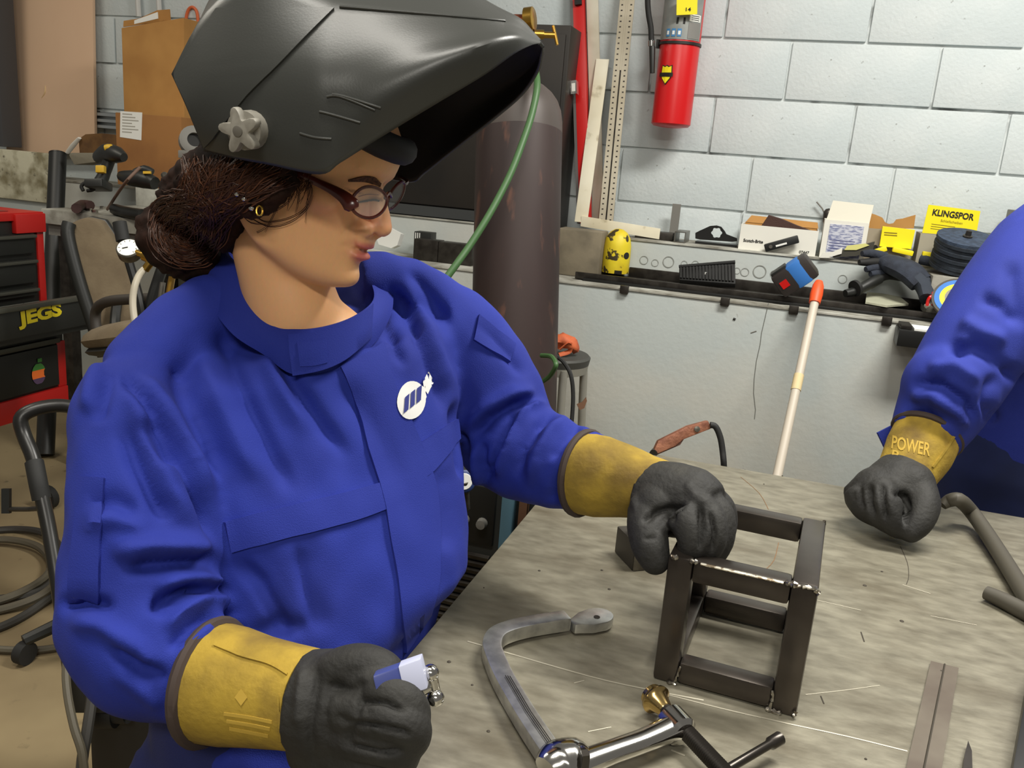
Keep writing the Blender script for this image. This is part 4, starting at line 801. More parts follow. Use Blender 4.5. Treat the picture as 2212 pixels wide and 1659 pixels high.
bead(cp(Wf-s_-.004,-.001,.002), cp(Wf-s_+.012,-.001,.001), .0026); bead(cp(Wf-.003,-.001,.003), cp(Wf-.001,0,.008), .0026, 4); bead(cp(s_-.01,-.001,.001), cp(s_,-.001,.001), .0022, 5)
mk('ground_edge', G().tube([cp(s_+.008,-.0002,Hf-.0022), cp(Wf-s_-.008,-.0002,Hf-.0022)], .0017, 6), M('ground_bright', (214,208,194), .25, .9, col2=(130,116,98), scale=160, lo=.45, hi=.55), cf)
# ---------------- bar clamp lying on the table
bc = thing('bar_clamp', Z(1200,1600,ZT), 'chrome bar clamp with brass-tipped screw lying on the table', 'clamp')
zb_ = ZT+.014
def zt_(x, y, h=.014): return Z(x, y, ZT+h)
m_cl = M('clamp_chrome', (206,206,202), .30, .9, col2=(180,180,178), scale=60)
path = [zt_(1225,1340), zt_(1150,1352), zt_(1100,1364), zt_(1072,1378), zt_(1062,1400), zt_(1068,1425), zt_(1090,1475), zt_(1140,1560), zt_(1200,1650), zt_(1250,1725)]
mk('bent_bar', G().tube(path, .0158, 4, 5, flat=.78, up=(0,0,1), phase=math.pi/4), m_cl, bc, bev=.0022)
pp = path[5:]
for k in (-.0022, 0, .0022): mk('knurl_line', G().tube([p+np.array((.9*k*1.2,.2*k,.0104)) for p in (zt_(1095,1478),zt_(1140,1556),zt_(1190,1630))], .0005, 5), m_dsteel, bc)
dsk = Z(1285,1330,ZT+.016); dx = _n(zt_(1320,1315)-zt_(1225,1342)); dy2 = np.array((-dx[1],dx[0],0))
pad = [dsk+dx*(-.036)+dy2*.007, dsk+dx*(-.030)+dy2*.009, dsk+dx*(-.014)+dy2*.0165] + [dsk+dx*(.004+.022*math.cos(t))+dy2*(.0185*math.sin(t)) for t in np.linspace(1.5,-1.5,11)] + [dsk+dx*(-.014)-dy2*.0165, dsk+dx*(-.030)-dy2*.009, dsk+dx*(-.036)-dy2*.007]
mk('anvil_pad', G().prism(pad, (0,0,-.013)), m_cl, bc, bev=.002)
mk('pad_hole', G().lathe(dsk+dx*.000-dy2*.004, up, [(-.001,.004),(.0006,.004),(.0004,.001)], 12), m_dsteel, bc)
sl = zt_(1215,1650,.02)
mk('slide_head', G().tube([zt_(1180,1662,.018), zt_(1205,1645,.02), zt_(1240,1640,.02), zt_(1268,1652,.018)], [.014,.022,.022,.013], 14, 4, flat=.8), m_chrome, bc)
mk('slide_notch', G().obox(zt_(1262,1650,.026), (.003,.002,0), (-.002,.004,0), (0,0,.012)), m_dsteel, bc)
mk('slide_arm', G().tube([zt_(1250,1652,.018), zt_(1320,1625,.02), zt_(1390,1600,.02), zt_(1440,1578,.02), zt_(1466,1566,.02)], [.014,.0125,.0125,.014,.016], 14, 4, flat=.85), m_chrome, bc)
nb = zt_(1461,1568,.02)
sa, sb = zt_(1418,1512,.022), zt_(1585,1690,.016); sd = _n(sb-sa)
mk('screw_boss', G().lathe(nb-sd*.016, sd, [(0,.011),(.004,.0165),(.026,.0165),(.03,.012)], 20), m_chrome, bc)
t0 = (nb-sa).dot(sd)
prof = []; 
for i in range(36): prof += [(t0+.012+i*.0026, .0088), (t0+.012+i*.0026+.0013, .0074)]
prof += [(t0+.108,.0085),(t0+.135,.0085)]
mk('threaded_screw', G().lathe(sa, sd, [(.012,.007),(t0,.007)]+prof, 18), M('screw_black', (48,44,40), .4, .6), bc)
mk('swivel_tip', G().lathe(sa, sd, [(-.012,.006),(-.010,.0125),(-.006,.0125),(-.003,.016),(.0,.0165),(.003,.012),(.016,.008),(.018,.006)], 20), M('brass_pale', (196,168,110), .2, 1.0), bc)
th0, th1 = zt_(1560,1668,.016), zt_(1682,1596,.022); td = _n(th1-th0)
mk('tommy_bar', G().lathe(th0-td*.06, td, [(0,.0045),(.06,.0045),(np.linalg.norm(th1-th0)+.045,.0045),(np.linalg.norm(th1-th0)+.048,.0065),(np.linalg.norm(th1-th0)+.062,.0068),(np.linalg.norm(th1-th0)+.064,.004)], 14), M('bar_dark', (66,62,58), .3, .8), bc)
# ---------------- magnetic block behind the far hand
mg = thing('magnet_block', Z(1362,1230,ZT), 'small dark steel magnet block behind the left glove on the table', 'magnet')
f0, f1 = Z(1327,1192,ZT+.001), Z(1365,1232,ZT+.001); hz = .042
fx_ = f1-f0; dpt = np.array((-fx_[1], fx_[0], 0)); dpt = _n(dpt)*.03
if dpt[0] < 0: dpt = -dpt
mk('block_body', G().prism([f0, f1, f1+np.array((0,0,hz)), f0+np.array((0,0,hz))], dpt), M('block_dark', (74,70,64), .5, .5), mg, bev=.002)
mk('side_plate', G().prism([f1+np.array((.001,0,0)), f1+dpt*1.0+np.array((.001,0,0)), f1+dpt*1.0+np.array((.001,0,hz*.7)), f1+dpt*.5+np.array((.001,0,hz*.5)), f1+np.array((.001,0,hz*.85))], (.001,-.001,0)), m_steel, mg)
mk('screw_knob', G().tube([f0*.4+f1*.6+dpt*.5+np.array((-.012,.006,hz+.014)), f0*.4+f1*.6+dpt*.5+np.array((.012,-.0,hz+.014))], .0075, 14), m_chrome, mg)
mk('knob_stem', G().cyl(f0*.4+f1*.6+dpt*.5+np.array((0,0,hz-.002)), f0*.4+f1*.6+dpt*.5+np.array((0,0,hz+.012)), .006), m_dsteel, mg)
# ---------------- brown steel rule strip, dark bent hose, pencil-like tip, dark bar at the corner
a, b, c_, d_ = Z(2010,1432,ZT+.001), Z(2070,1447,ZT+.001), Z(2024,1720,ZT+.001), Z(1948,1700,ZT+.001)
fs = thing('angle_strip', a, 'flat brown steel strip with a centre groove at lower right of the table', 'steel strip')
mk('strip', G().prism([a, b, c_, d_], (0,0,.003)), M('strip_brown', (108,100,88), .6, .3, col2=(92,82,72), scale=10), fs)
mk('groove', G().tube([a*.5+b*.5+np.array((0,0,.003)), c_*.5+d_*.5+np.array((0,0,.003))], .0012, 5), m_spot, fs)
mk('punch_mark', G().lathe(a*.55+b*.45+(d_-a)*.07+np.array((0,0,.003)), up, [(0,.002),(.0006,.001)], 8), m_spot, fs)
bh = thing('bent_handle', Z(2080,1100,ZT), 'dark rubber-covered bent handle lying at the right side of the table', 'handle')
m_bh = M('handle_rubber', (72,68,58), .6)
mk('upper_grip', G().tube([A(2036,1092,1.5), A(2050,1082,1.5), A(2072,1080,1.49), Z(2098,1105,ZT+.03), Z(2130,1150,ZT+.02), Z(2175,1220,ZT+.015), Z(2230,1310,ZT+.014), Z(2300,1420,ZT+.014)], [.008,.0115,.0125,.0125,.0125,.0125,.0125,.0125], 12, 4), m_bh, bh)
mk('lower_grip', G().tube([Z(2130,1280,ZT+.012), Z(2165,1296,ZT+.012), Z(2215,1322,ZT+.012), Z(2300,1365,ZT+.014)], [.010,.0115,.012,.012], 12, 4), m_bh, bh)
pt = thing('scriber', Z(2092,1650,ZT), 'dark pointed scriber tip at the bottom edge of the table', 'scriber')
mk('point', G().prism([Z(x, y, ZT+.001) for x, y in [(2088,1614),(2096,1636),(2098,1700),(2074,1700),(2080,1645)]], (0,0,.008)), m_dsteel, pt)
q = [Z(x, y, ZT+.0005) for x, y in [(2212,1500),(2260,1400),(2330,1420),(2260,1740),(2168,1740)]]
mk('steel_bar', G().prism(q, (0,0,.03)), m_blackm, None, 'dark steel bar at the lower right corner of the table', 'steel bar', bev=.002)
# ---------------- welding machine below the table edge
wm = thing('welding_machine', (-.62, 1.75, 0), 'dark welding machine with louvres and blue posts under the far table edge', 'welding machine')
x0, y0, yb = -.66, 1.62, 1.98
mk('case', G().box((x0, y0, .05), (-.34, yb, .60)), M('machine_dark', (40,42,40), .5), wm, bev=.006)
for i in range(14): mk('louvre', G().obox((x0+.085, y0-.004, .20+i*.017), (.06,0,0), (0,.004,.002), (0,-.001,.004)), m_dsteel, wm)
mk('control_panel', G().box((x0+.02, y0-.006, .45), (x0+.15, y0, .58)), m_blackm, wm, bev=.003)
for i in range(3): mk('knob', G().lathe((x0+.045+i*.04, y0-.006, .50), (0,-1,0), [(0,.012),(.014,.01),(.015,.002)], 14), m_gray, wm)
mbl = M('machine_blue', (78,112,128), .5)
for xx in (x0+.17, x0+.245): mk('blue_post', G().box((xx, y0-.03, .05), (xx+.026, y0-.004, .66)), mbl, wm, bev=.003)
mk('rust_post', G().box((x0+.205, y0-.02, .05), (x0+.222, y0-.004, .66)), M('rust', (104,72,50), .8), wm)
gp = A(1003, 1040, 1.66)
ga = mk('gauge_rim', G().lathe(gp, -RW[:,2]+RW[:,0]*.3, [(-.02,.02),(0,.022),(.003,.018)], 22), M('gauge_blue', (40,60,110), .5), wm)
mk('gauge_face', G().lathe(gp-RW[:,2]*.0035, -RW[:,2]+RW[:,0]*.3, [(0,.016),(.001,.015)], 20), m_paper, ga)
mk('gauge_stem', G().cyl(gp, (gp[0], gp[1]+.02, .58), .008), m_steel, wm)
# ================================================================ PEOPLE: shared tools
from mathutils.bvhtree import BVHTree
def remesh(gs, voxel, smooth=6, fac=.5):
    g = G()
    for q in gs: g.add(q.v, q.f)
    me = bpy.data.meshes.new('tmp_mesh'); me.from_pydata(g.v, [], g.f); me.update()
    bm = bmesh.new(); bm.from_mesh(me); bmesh.ops.recalc_face_normals(bm, faces=bm.faces); bm.to_mesh(me); bm.free()
    o = bpy.data.objects.new('tmp_obj', me); COL.objects.link(o)
    m = o.modifiers.new('r', 'REMESH'); m.mode = 'VOXEL'; m.voxel_size = voxel; m.adaptivity = 0
    if smooth: q = o.modifiers.new('s', 'SMOOTH'); q.factor = fac; q.iterations = smooth
    e = bpy.data.meshes.new_from_object(o.evaluated_get(bpy.context.evaluated_depsgraph_get()))
    bpy.data.objects.remove(o); bpy.data.meshes.remove(me)
    n = len(e.vertices); co = np.zeros(n*3); e.vertices.foreach_get('co', co); co = co.reshape(-1, 3)
    F = [tuple(p.vertices) for p in e.polygons]; bpy.data.meshes.remove(e); return co, F
def vnormals(co, F):
    Q = np.array([f if len(f) == 4 else (*f, f[-1]) for f in F]); a = co[Q[:,2]]-co[Q[:,0]]; b = co[Q[:,3]]-co[Q[:,1]]; fn = np.cross(a, b)
    N_ = np.zeros_like(co)
    for i in range(4): np.add.at(N_, Q[:,i], fn)
    return N_/(np.linalg.norm(N_, axis=1)[:,None]+1e-12)
def relax(co, F, it, fac=.5, mask=None):
    E_ = set()
    for f in F:
        for i in range(len(f)): a, b = f[i], f[(i+1) % len(f)]; E_.add((min(a,b), max(a,b)))
    E_ = np.array(list(E_)); deg = np.bincount(E_.ravel(), minlength=len(co)).astype(float)[:,None]
    for _ in range(it):
        s_ = np.zeros_like(co); np.add.at(s_, E_[:,0], co[E_[:,1]]); np.add.at(s_, E_[:,1], co[E_[:,0]])
        d = (s_/np.maximum(deg,1)-co)*fac; co = co+(d if mask is None else d*mask[:,None])
    return co
def polydist(P2, poly):
    best = np.full(len(P2), 1e9); tt = np.zeros(len(P2)); L = 0; n = len(poly)-1
    for i in range(n):
        a, b = np.array(poly[i], float), np.array(poly[i+1], float); ab = b-a
        t = np.clip(((P2-a)@ab)/(ab@ab+1e-9), 0, 1); d = np.linalg.norm(P2-(a+t[:,None]*ab), axis=1)
        m = d < best; best[m] = d[m]; tt[m] = (i+t[m])/n
    return best, tt
def folds(co, F, strokes, sel=None):
    """push real folds into the cloth: every stroke is a crease line (pixels), half-width px, height m, applied on the side facing the room"""
    N_ = vnormals(co, F); x, y, d = proj(co); P2 = np.stack([x, y], 1); V = _nrm(CAMP-co); fac = (N_*V).sum(1)
    front = np.clip((fac+.15)/.35, 0, 1); D_ = np.zeros(len(co))
    for poly, w, h in strokes:
        pl = np.array(poly, float); lo = pl.min(0)-3*w; hi = pl.max(0)+3*w
        idx = np.where((x > lo[0]) & (x < hi[0]) & (y > lo[1]) & (y < hi[1]))[0]
        if sel is not None: idx = idx[sel[idx]]
        if not len(idx): continue
        dist, t = polydist(P2[idx], poly); env = np.clip(np.minimum(t, 1-t)/.22, 0, 1); env = env*env*(3-2*env)
        D_[idx] += h*env*np.exp(-(dist/w)**2)
    return co+N_*(D_*front)[:,None]
def _nrm(v): return v/(np.linalg.norm(v, axis=1)[:,None]+1e-12)
class Surf:
    def __init__(s, co, F): s.t = BVHTree.FromPolygons([tuple(map(float, c)) for c in co], F)
    def hit(s, px, py, eps=0):
        r = ray(px, py); l, n_, i, d = s.t.ray_cast(Vector(CAMP), Vector(r).normalized())
        if l is None:
            k = Vector(A(px, py, 1.0)); l, n_, i, d = s.t.find_nearest(k)
        n_ = np.array(n_); 
        if n_.dot(r) > 0: n_ = -n_
        return np.array(l)+n_*eps, n_
    def ribbon(s, la, lb, nu=12, nv=3, eps=.0015, th=.002):          # strip between two px polylines, lying on the surface with thickness
        la, _ = spline(np.array(la, float), np.zeros(len(la)), 6) if len(la) > 2 else (np.array(la, float), 0)
        lb, _ = spline(np.array(lb, float), np.zeros(len(lb)), 6) if len(lb) > 2 else (np.array(lb, float), 0)
        def samp(p, t):
            q = t*(len(p)-1); i = min(int(q), len(p)-2); return p[i]+(p[i+1]-p[i])*(q-i)
        g = G(); T = []; B = []
        for t in np.linspace(0, 1, nu+1):
            a, b = samp(la, t), samp(lb, t)
            for v in np.linspace(0, 1, nv+1):
                p = a+(b-a)*v; h_, n_ = s.hit(p[0], p[1]); T.append(h_+n_*(eps+th)); B.append(h_-n_*.002)
        n1 = nv+1; N1 = len(T); F = []
        for i in range(nu):
            for j in range(nv): q = i*n1+j; F.append((q, q+1, q+n1+1, q+n1)); F.append((N1+q, N1+q+n1, N1+q+n1+1, N1+q+1))
        for j in range(nv): F.append((j, N1+j, N1+j+1, j+1)); q = nu*n1+j; F.append((q, q+1, N1+q+1, N1+q))
        for i in range(nu): q = i*n1; F.append((q, q+n1, N1+q+n1, N1+q)); q = i*n1+nv; F.append((q, N1+q, N1+q+n1, q+n1))
        return g.add(T+B, F)
    def disc(s, c, rx, ry, rot=0, eps=.002, n=28, rings=4):
        V = [s.hit(*c)]; V = [V[0][0]+V[0][1]*eps]; F = []; cr, sr = math.cos(rot), math.sin(rot)
        for k in range(1, rings+1):
            for t in np.linspace(0, 2*math.pi, n, endpoint=False):
                x, y = rx*math.cos(t)*k/rings, ry*math.sin(t)*k/rings; h_, n_ = s.hit(c[0]+x*cr-y*sr, c[1]+x*sr+y*cr); V.append(h_+n_*eps)
        for j in range(n): F.append((0, 1+j, 1+(j+1) % n))
        for k in range(rings-1):
            for j in range(n): a = 1+k*n; F.append((a+j, a+n+j, a+n+(j+1) % n, a+(j+1) % n))
        return G().add(V, F)
    def poly(s, pts, eps=.0025): return G().add([sum(((h_+n_*eps,) for h_, n_ in [s.hit(*p)]), ())[0] for p in pts], [tuple(range(len(pts)))])
def stext(surf, name, body, o, ex, ey, mat, parent, eps=.003, bold=.02):       # lettering laid on a curved surface: px origin, px right vector, px up vector
    c = bpy.data.curves.new('t', 'FONT'); c.body = body; c.size = 1; c.offset = bold; c.resolution_u = 3
    t = bpy.data.objects.new('tmp_text', c); COL.objects.link(t); me = bpy.data.meshes.new_from_object(t.evaluated_get(bpy.context.evaluated_depsgraph_get())); bpy.data.objects.remove(t); bpy.data.curves.remove(c)
    V = np.array([v.co[:] for v in me.vertices]); F = [tuple(p.vertices) for p in me.polygons]; bpy.data.meshes.remove(me)
    V[:,0] = (V[:,0]-V[:,0].min())/(V[:,0].max()-V[:,0].min()); V[:,1] /= .7
    W = []
    for v in V:
        p = np.array(o, float)+np.array(ex, float)*v[0]+np.array(ey, float)*v[1]; h_, n_ = surf.hit(*p); W.append(h_+n_*eps)
    return mk(name, (W, [], F), mat, parent)
def limb(pts, n=20, sm=5):       # pts: (px, py, depth, radius m)
    return G().tube([A(x, y, d) for x, y, d, r in pts], [r for *_, r in pts], n, sm)
def ball(c, r, n=14):
    r = np.array(r if np.ndim(r) else (r, r, r), float); c = np.array(c, float)
    return G().rings([[c+r*np.array((math.sin(p)*math.cos(t), math.sin(p)*math.sin(t), math.cos(p))) for t in np.linspace(0, 2*math.pi, n, endpoint=False)] for p in np.linspace(.06, math.pi-.06, n)])
# ================================================================ THE WELDER: jacket
m_jack = M('jacket_blue', (24,43,142), .85, col2=(21,38,132), scale=8, bump=.25, bscale=900)
m_jackd = M('jacket_blue_trim', (22,40,136), .85, bump=.25, bscale=900)
per = thing('person', (-.55, 1.05, 0), 'seated welder in a blue jacket with a raised dark welding helmet and yellow gloves', 'person')
def ring(L, R_, t, n=28, p=2.2, back=1.0, dip=0):
    L, R_ = A(*L), A(*R_); c = (L+R_)/2; w = (R_-L)/2; f = np.cross(w, (0,0,1)); f /= np.linalg.norm(f)
    if f.dot(-RW[:,2]) < 0: f = -f
    out = []
    for q in np.linspace(0, 2*math.pi, n, endpoint=False):
        cx_, sx_ = math.cos(q), math.sin(q); e = 2/p
        out.append(c + w*math.copysign(abs(cx_)**e, cx_) + f*math.copysign(abs(sx_)**e, sx_)*(t if sx_ > 0 else t*back) - np.array((0,0,dip*(sx_*.5+.5))))
    return out
torso = G().rings([
    ring((520,640,1.02),(838,622,1.10), .085, dip=.055),
    ring((490,672,1.01),(870,630,1.115), .092, dip=.045),
    ring((388,755,.98),(925,655,1.15), .105, dip=.01),
    ring((300,835,.955),(955,700,1.165), .118),
    ring((290,915,.95),(965,800,1.16), .125),
    ring((310,1010,.95),(972,900,1.15), .13),
    ring((350,1120,.95),(978,1010,1.14), .135),
    ring((400,1240,.955),(985,1120,1.13), .135),
    ring((420,1340,.96),(985,1250,1.12), .135),
    ring((415,1440,.965),(940,1390,1.10), .135),
    ring((405,1530,.965),(880,1520,1.07), .135),
    ring((400,1610,.965),(850,1640,1.06), .135)])
r_sleeve = limb([(350,855,.96,.050),(285,888,.93,.059),(300,965,.91,.068),(314,1060,.895,.073),(312,1160,.88,.075),(298,1250,.87,.074),(298,1330,.86,.074),(345,1400,.85,.073),(405,1440,.84,.056),(455,1466,.832,.042),(540,1488,.815,.036)], 24, 5)
r_elbow = ball(A(228,1322,.88), .044)
l_sleeve = limb([(930,720,1.17,.066),(975,725,1.185,.068),(1025,790,1.19,.072),(1065,870,1.19,.074),(1095,950,1.18,.070),(1160,985,1.15,.064),(1230,1010,1.12,.056),(1300,1030,1.095,.048)], 24, 5)
trap_r = limb([(560,665,1.04,.045),(450,688,1.01,.050),(350,765,.975,.048),(288,825,.95,.042)], 18, 4)
trap_l = limb([(770,602,1.12,.035),(850,604,1.14,.034),(925,645,1.165,.042),(975,705,1.18,.05)], 18, 4)
l_elbow = ball(A(1088,900,1.2), .066)
jc, jF = remesh([torso, r_sleeve, r_elbow, l_sleeve, l_elbow, trap_r, trap_l], .0045, 10)
JS = []                # strokes
def st(w, h, *pts): JS.append((pts, w*.85, h*1.5))
# right armhole and armpit valley, sleeve folds
st(16,-.014,(245,775),(300,850),(360,930),(410,1020),(450,1110),(478,1195)); st(26,.008,(290,800),(350,880),(410,980),(460,1090))
st(22,-.013,(310,905),(345,960),(375,1010)); st(26,.009,(270,820),(300,890),(330,960),(365,1060),(420,1150)); st(22,-.008,(260,900),(290,990),(330,1070),(370,1130))
st(18,-.012,(478,1200),(420,1215),(340,1218),(260,1225)); st(26,.011,(470,1185),(400,1180),(320,1180),(230,1195)); st(16,.010,(490,1260),(430,1245),(380,1250),(330,1280))
st(14,-.012,(480,1290),(410,1270),(350,1300),(330,1330)); st(18,.009,(520,1310),(450,1290),(390,1320),(350,1370)); st(14,-.011,(500,1340),(440,1335),(400,1370),(360,1410))
st(16,.005,(540,1345),(470,1335),(420,1370),(375,1420)); st(16,-.009,(120,1310),(180,1300),(250,1310)); st(20,.007,(140,1340),(220,1350),(300,1400),(340,1450)); st(14,-.008,(230,1395),(300,1440),(370,1470)); st(18,.004,(240,1440),(300,1490),(360,1530))
st(22,.006,(220,780),(200,830),(195,900)); st(16,-.006,(238,790),(228,840),(215,920)); st(24,-.005,(190,1090),(240,1080),(300,1110))
st(20,.006,(180,1130),(250,1120),(330,1150))
# chest folds from the collar
st(18,-.008,(560,640),(590,740),(640,830),(700,920),(760,1000)); st(22,.006,(520,640),(560,750),(610,850),(670,950)); st(20,-.007,(470,690),(500,780),(540,880),(590,990),(640,1080)); st(26,.006,(420,720),(460,830),(510,940),(560,1050))
st(24,-.006,(360,770),(410,880),(450,960),(480,1040)); st(24,-.005,(730,800),(790,900),(850,1000),(860,1060))
# far shoulder and chest
st(14,-.008,(830,600),(880,680),(920,760),(950,840),(965,900)); st(16,.006,(860,590),(910,680),(950,770),(975,850)); st(16,-.006,(880,570),(930,640),(960,700)); st(12,-.006,(800,640),(840,720),(880,800))
st(14,-.012,(985,860),(990,930),(1000,990),(1010,1040)); 
# far sleeve folds around the elbow
st(13,-.013,(1158,865),(1110,875),(1060,905),(1010,955)); st(16,.009,(1165,845),(1110,850),(1050,880),(1000,930)); st(12,.010,(1190,870),(1140,880),(1110,920),(1085,990),(1070,1040)); st(10,-.011,(1120,885),(1095,930),(1070,990),(1050,1050))
st(10,-.010,(1200,890),(1160,920),(1130,970),(1115,1040)); st(12,.008,(1230,900),(1190,930),(1160,980),(1140,1060)); st(10,-.008,(1260,910),(1220,950),(1190,1000)); st(12,.006,(1030,960),(1025,1010),(1040,1060)); st(9,-.008,(1045,950),(1040,1000),(1050,1060))
st(12,-.006,(1230,1000),(1200,1050),(1190,1090)); st(14,-.006,(1040,700),(1090,760),(1140,820))
# belly and lower front
st(20,-.006,(500,1200),(560,1260),(600,1330),(620,1400)); st(30,-.003,(640,1180),(670,1280),(700,1380)); st(22,-.005,(530,1380),(600,1350),(680,1360)); st(26,-.005,(950,1000),(965,1100),(960,1200)); st(10,-.003,(640,1165),(655,1260),(680,1370))
lim = -.362; near_t = np.clip((.76-jc[:,2])/.06, 0, 1); ex_x = np.maximum(jc[:,0]-lim, 0); jc[:,0] -= ex_x*near_t*.96; jc = relax(jc, jF, 4, .5)
jc = folds(jc, jF, JS); jc = relax(jc, jF, 2, .35)
rw = np.random.RandomState(11); wv = sum(np.sin(jc@(_n(rw.normal(size=3))*2*math.pi/rw.uniform(.035,.085))+rw.uniform(0,6)+1.5*np.sin(jc@(rw.normal(size=3)*9))) for _ in range(7))
jc = jc+vnormals(jc, jF)*(wv*.00042)[:,None]
jo = mk('jacket', (jc, [], jF), m_jack, per, label='blue flame-resistant work jacket', ang=180)
JSurf = Surf(jc, jF)

def strip3(bot, topp, th, n=6):
    b, _ = spline(np.array([A(*p) for p in bot]), np.zeros(len(bot)), n); t, _ = spline(np.array([A(*p) for p in topp]), np.zeros(len(topp)), n)
    c = b.mean(0); R_ = []
    for i in range(len(b)):
        o = (b[i]-c)*np.array((1,1,.0)); o /= np.linalg.norm(o)+1e-9; m = (b[i]+t[i])/2+o*.006
        R_.append([b[i]+o*th, m+o*th, t[i]+o*th*.9+np.array((0,0,.001)), t[i]-o*th*.2+np.array((0,0,.001)), m-o*th*.2, b[i]-o*th*.2])
    return G().rings(R_)
bot = [(560,575,1.12),(480,580,1.06),(444,606,1.02),(462,660,.98),(508,722,.957),(572,765,.953),(630,806,.95),(700,802,.962),(765,776,.99),(818,722,1.04),(845,655,1.10),(825,600,1.15),(700,560,1.17)]
topp = [(560,505,1.12),(505,515,1.06),(492,545,1.025),(510,572,.995),(546,634,.972),(590,702,.957),(640,713,.954),(700,707,.964),(760,687,.99),(804,655,1.035),(806,622,1.09),(780,585,1.14),(680,520,1.16)]
mk('collar', strip3(bot, topp, .003), m_jackd, per, ang=60)
# fly front, pocket flaps, sleeve pockets, velcro tab: real patches lying on the jacket
mk('front_placket', JSurf.ribbon([(735,795),(760,850),(790,960),(825,1070),(845,1180),(862,1290),(872,1410)], [(830,745),(845,820),(895,930),(935,1040),(945,1150),(945,1250),(925,1330)], 26, 6, .001, .0035), m_jackd, per)
pk = mk('chest_flap', JSurf.ribbon([(482,1128),(560,1108),(660,1085),(760,1060),(832,1040)], [(500,1192),(580,1172),(670,1150),(765,1125),(838,1098)], 18, 4, .001, .003), m_jackd, per)
mk('chest_flap', JSurf.ribbon([(905,958),(940,935),(985,905)], [(905,1040),(945,1005),(990,948)], 8, 4, .001, .003), m_jackd, per)
mk('sleeve_pocket', JSurf.ribbon([(172,1030),(168,1120),(158,1210),(150,1298)], [(228,1034),(222,1120),(218,1210),(217,1302)], 14, 4, .001, .003), m_jackd, per)
mk('sleeve_tab', JSurf.ribbon([(1032,682),(1022,735)], [(1110,745),(1098,785)], 6, 4, .001, .004), m_jackd, per)
# ================================================================ THE WELDER: head, hair, helmet, glasses
D0, K = .95, .95/FPX
yaw, tilt = math.radians(13), math.radians(25)
Sc = np.array((-math.sin(yaw), 0, -math.cos(yaw)))                 # her right, towards the room
ax0 = np.array((math.cos(yaw), 0, -math.sin(yaw))); ay0 = np.array((0, 1., 0))   # image-right and image-down in her side plane
Fc = ax0*math.cos(tilt)+ay0*math.sin(tilt); Uc = ax0*math.sin(tilt)-ay0*math.cos(tilt)
def rotv(v, ax, a): ax = _n(ax); return v*math.cos(a)+np.cross(ax, v)*math.sin(a)+ax*np.dot(ax, v)*(1-math.cos(a))
ROLL = math.radians(8)
S0 = Sc.copy(); Sc = rotv(S0, Fc, -ROLL); 
if Sc[1] < 0: Sc = rotv(S0, Fc, ROLL); Uc = rotv(Uc, Fc, ROLL)
else: Uc = rotv(Uc, Fc, -ROLL)
O_h = np.array(((650-CX)/FPX*D0, (430-CY)/FPX*D0, D0))
def c2w(c): return CAMP + RW @ np.array(c)
def HD(f, u, s): return c2w(O_h + K*(f*Fc+u*Uc+s*Sc))             # head frame, units of 0.5 mm
Fw, Uw, Sw = RW@Fc, RW@Uc, RW@Sc
lev = [(305,-95,30,45,2),(292,-135,70,82,2),(270,-168,100,108,2),(235,-196,130,130,2.1),(195,-208,166,138,2.2),(155,-212,177,140,2.3),(127,-212,174,140,2.4),(97,-208,162,139,2.3),(70,-203,154,136,2.15),
       (45,-195,157,134,2.0),(20,-182,163,130,1.9),(0,-165,168,125,1.85),(-25,-145,173,121,1.85),(-52,-118,175,115,1.85),(-80,-88,173,107,1.85),(-106,-60,175,97,1.85),(-127,-30,170,82,1.85),(-144,10,152,60,1.9),(-153,50,120,34,2)]
R_ = []
for u, fb, ff, w, p in lev:
    c = -35 if u > -60 else -35+( -60-u)*1.2; row = []
    for t in np.linspace(0, 2*math.pi, 44, endpoint=False):
        ct, s_t = math.cos(t), math.sin(t); pp = p if ct > 0 else 2.1
        x = math.copysign(abs(ct)**(2/pp), ct); y = math.copysign(abs(s_t)**(2/pp), s_t)
        row.append(HD(c+(ff-c if ct > 0 else c-fb)*x, u, w*y))
    R_.append(row)
skull = G().rings(R_)
def hball(f, u, s, rf, ru, rs, n=16):
    c = HD(f, u, s); return G().rings([[c+K*(rf*math.sin(p)*math.cos(t)*Fw+rs*math.sin(p)*math.sin(t)*Sw+ru*math.cos(p)*Uw) for t in np.linspace(0, 2*math.pi, n, endpoint=False)] for p in np.linspace(.05, math.pi-.05, n)])
def htube(pts, n=14, sm=4, flat=1.0): return G().tube([HD(*p[:3]) for p in pts], [p[3]*K for p in pts], n, sm, flat)
bits = [skull,
    htube([(140,118,0,14),(151,97,0,14),(162,78,0,16),(175,56,0,19),(188,34,0,22),(196,20,0,22)]), hball(197,17,0,24,21,24), hball(174,3,29,24,18,15), hball(174,3,-29,24,18,15), hball(178,0,0,18,9,12),
    hball(170,-22,0,21,12,38), hball(176,-33,0,17,7,36), hball(174,-57,0,19,12,36), hball(164,-110,0,27,27,40), hball(98,36,92,40,32,34), hball(98,36,-92,40,32,34), hball(148,118,50,14,14,44), hball(148,118,-50,14,14,44),
    hball(128,74,60,20,19,24), hball(128,74,-60,20,19,24), 
    htube([(40,-100,70,26),(-10,-92,88,24),(-62,-50,104,22)])]
ear = [hball(-88,6,136,26,50,13), hball(-80,-42,132,14,20,11)]
nk = [A(590,490,.985), A(612,590,.99), A(640,690,1.005), A(665,790,1.04)]
neck = G().tube(nk, [.050,.050,.055,.070], 24, 5)
chest = G().tube([A(650,690,1.02), A(690,760,1.03)], [.05,.07], 20, 4)
hc_, hF = remesh(bits+ear+[neck, chest], .0024, 5, .5)
